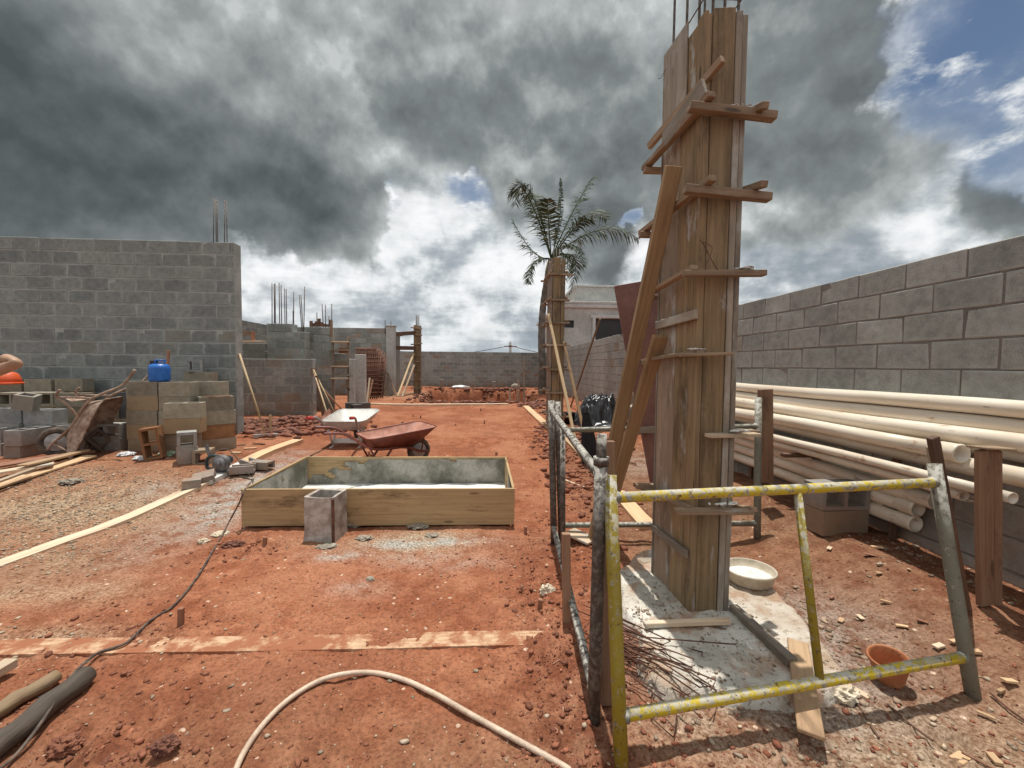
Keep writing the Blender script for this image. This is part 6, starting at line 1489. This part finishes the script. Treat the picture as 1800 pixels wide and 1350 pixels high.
stuff('gravel', 'pale gravel spread on the ground at left', 'gravel', 6000, R2(reg_spots([(-4.0, 3.9, 1.0, .65, 1), (-3.3, 3.1, .5, .3, .6), (-4.4, 4.7, .9, .25, .5), (-2.4, 2.15, .5, .1, .4), (1.6, 1.35, .9, .28, .2)])), .002, .013, 'gravel', 4, powr=3)
stuff('pebbles', 'scattered pale pebbles and chips over the soil', 'pebbles', 1500, R2(reg_cone(.9, 12)), .002, .014, 'gravel', 5, powr=3.5, flat=.6)
stuff('pad_crumbs', 'crumbs of mortar and soil lying on the whitish pad', 'crumbs', 1100, reg_spots([(1.2, 1.85, .28, .16, 1), (1.5, 1.95, .15, .2, 1), (.90, 2.2, .12, .2, 1), (1.0, 1.75, .2, .08, 1)]), .001, .009, 'grit_brown', 16, powr=2.5, dz=.062)
stuff('pad_rubble', 'brownish crumbs of concrete around the pad edge', 'rubble', 500, reg_spots([(1.35, 1.62, .45, .06, 1), (1.85, 2.0, .15, .3, 1), (.75, 2.0, .12, .3, .8), (1.8, 2.3, .2, .25, .5), (2.9, 2.5, .25, .5, .5)]), .003, .018, 'grit_brown', 6, powr=3)
stuff('pit_soil', 'loose dark soil lumps along the rim of the dug pit', 'soil', 1500, reg_spots([(-.6, 13.5, 1.3, .15, 1), (1.35, 15.5, .3, 2.2, 1), (-.5, 21.3, 2.2, .3, 1), (-2.6, 17, .3, 2.2, 1), (1.3, 12.8, .4, .6, .6)]), .02, .11, 'clay_dark', 7, powr=2.2)
stuff('far_rubble', 'scraps and lumps on the soil between the second column and the right wall', 'rubble', 800, reg_spots([(1.0, 5.0, .3, .8, 1), (1.5, 7.5, .5, 1.2, 1), (.95, 6.5, .3, 1.0, .8), (2.0, 9.8, .5, .6, .7)]), .01, .055, 'clay', 8, powr=2)

# ---------------------------------------------------------------- the worker at the left edge
def person():
    gx = -4.22; gy = 3.30; z0 = gz(gx, gy) - .0
    root = thing('person', 'worker in a grey T-shirt at the left picture edge, bent elbow in view', 'person', (gx, gy, z0))
    H = Vector((gx, gy, z0))
    def body(nm, verts, edges, m, sub=2):
        me = bpy.data.meshes.new(nm); me.from_pydata([tuple(H + Vector(v[:3])) for v in verts], edges, [])
        o = bpy.data.objects.new(nm, me); COL.objects.link(o)
        s = o.modifiers.new('s', 'SKIN'); s.use_smooth_shade = True
        for i, v in enumerate(verts): me.skin_vertices[0].data[i].radius = (v[3], v[4] if len(v) > 4 else v[3])
        me.skin_vertices[0].data[0].use_root = True
        u = o.modifiers.new('u', 'SUBSURF'); u.levels = sub; u.render_levels = sub
        dg = bpy.context.evaluated_depsgraph_get(); ev = bpy.data.meshes.new_from_object(o.evaluated_get(dg)); bpy.data.objects.remove(o)
        ev.polygons.foreach_set('use_smooth', [True] * len(ev.polygons))
        return obj(nm, ev, m, None, root)
    # skin: one continuous figure, arms bent with hands towards the chest
    S = 1.02
    V = [(0, 0, .98, .13, .10), (0, 0, 1.15, .12, .09), (0, 0, 1.32, .15, .10), (0, 0, 1.46, .12, .09), (0, 0, 1.54, .055), (0, -.01, 1.62, .062), (0, -.02, 1.72, .088, .10), (0, -.015, 1.80, .075, .085)]
    E = [(0, 1), (1, 2), (2, 3), (3, 4), (4, 5), (5, 6), (6, 7)]
    # right arm of the picture (his left): shoulder, elbow, wrist, hand
    el = Y(34, 638, 3.25) - H
    V += [(.19, 0, 1.52, .066), (.19 + (el.x - .19) * .5, (el.y) * .5, 1.52 + (el.z - 1.52) * .5, .054), (el.x, el.y, el.z, .046), (.27, -.16, 1.22, .046), (.12, -.25, 1.13, .030), (.06, -.28, 1.10, .032, .02)]
    E += [(3, 8), (8, 9), (9, 10), (10, 11), (11, 12), (12, 13)]
    V += [(-.19, 0, 1.47, .066), (-.30, .0, 1.32, .052), (-.36, -.02, 1.17, .044), (-.28, -.14, 1.06, .040), (-.16, -.22, 1.02, .029), (-.10, -.25, 1.0, .032, .02)]
    E += [(3, 14), (14, 15), (15, 16), (16, 17), (17, 18), (18, 19)]
    for sx, b in ((.10, 20), (-.10, 24)):
        V += [(sx, 0, .88, .088), (sx * 1.1, -.02, .50, .060), (sx * 1.15, .02, .10, .042), (sx * 1.25, -.14, .04, .038, .03)]
        E += [(0, b), (b, b + 1), (b + 1, b + 2), (b + 2, b + 3)]
    body('body', V, E, 'skin')
    # fingers
    for hx, hy, hz in ((.06, -.28, 1.10), (-.10, -.25, 1.0)):
        for k in range(5):
            o = Vector((hx - .01, hy, hz + (.028 - .014 * k))) if k < 4 else Vector((hx + .03, hy - .015, hz + .03))
            l = (.07, .078, .074, .058, .05)[k]; dirv = Vector((-.9, -.35, -.1 - .05 * k)) if k < 4 else Vector((-.5, -.4, .6))
            dirv.normalize()
            pipe('finger', [H + o, H + o + dirv * l * .45, H + o + dirv * l * .8 + Vector((0, .012, -.012)), H + o + dirv * l * .95 + Vector((.01, .022, -.022))], [.0095, .009, .008, .006], 'skin', root, 8)
    T = [(0, 0, .93, .155, .12), (0, 0, 1.15, .15, .115), (0, 0, 1.34, .168, .118), (0, 0, 1.475, .10, .085), (.19, 0, 1.52, .085), (.19 + (el.x - .19) * .84, el.y * .84, 1.52 + (el.z - 1.52) * .84, .064), (-.19, 0, 1.475, .085), (-.27, 0, 1.36, .075)]
    body('t_shirt', T, [(0, 1), (1, 2), (2, 3), (3, 4), (4, 5), (3, 6), (6, 7)], 'cloth_grey')
    J = [(0, 0, .95, .15, .12), (.10, 0, .86, .105), (.11, -.02, .50, .08), (.115, .02, .10, .072), (-.10, 0, .86, .105), (-.11, -.02, .5, .08), (-.115, .02, .10, .072)]
    body('trousers', J, [(0, 1), (1, 2), (2, 3), (0, 4), (4, 5), (5, 6)], 'cloth_jeans')
    # head details
    hc = H + Vector((0, -.02, 1.74))
    bm = bmesh.new(); bmesh.ops.create_uvsphere(bm, u_segments=18, v_segments=12, radius=.112)
    for v in bm.verts:
        v.co.z = v.co.z * 1.05 + .035; v.co.y += .02
    bmesh.ops.delete(bm, geom=[v for v in bm.verts if v.co.z < -.01 and v.co.y < .05], context='VERTS')
    obj('hair', bm_mesh(bm, 'hair', True), 'hair', Matrix.Translation(hc), root)
    obj('nose', lathe([(.016, 0), (.013, .02), (.006, .034)], 10), 'skin', Matrix.Translation(hc + Vector((0, -.115, -.02))) @ Matrix.Rotation(R(25), 4, 'X'), root)
    for sx in (-1, 1):
        obj('eye', lathe([(.011, 0), (.008, .006), (.002, .008)], 10), 'white_sheet', Matrix.Translation(hc + Vector((sx * .034, -.098, .012))) @ Matrix.Rotation(R(90), 4, 'X'), root)
        obj('ear', lathe([(.024, 0), (.02, .01), (.008, .012)], 12, .6), 'skin', Matrix.Translation(hc + Vector((sx * .088, .01, 0))) @ Matrix.Rotation(R(90 * sx), 4, 'Y'), root)
        obj('shoe', box(.10, .27, .09, .03), 'black_plastic', Matrix.Translation(H + Vector((sx * .12, -.06, .045))), root)
    pipe('mouth', [hc + Vector((-.025, -.105, -.055)), hc + Vector((0, -.112, -.057)), hc + Vector((.025, -.105, -.055))], .004, 'plastic_orange', root, 6)
person()
# orange tub behind him
c = Y(8, 672, 5.6); zc = c.z
ob = thing('orange_tub', 'bright orange plastic tub on the block heap behind the elbow', 'tub', (c.x, 5.6, zc))
obj('shell', lathe([(0, -.02), (.155, -.02), (.145, .05), (.12, .11), (.09, .13), (.03, .14)], 28), 'plastic_orange', Matrix.Translation((c.x, 5.6, zc - .0)), ob)
obj('rim', lathe([(.15, 0), (.168, .0), (.168, -.02), (.155, -.025)], 28), 'plastic_orange', Matrix.Translation((c.x, 5.6, zc - .0)), ob)
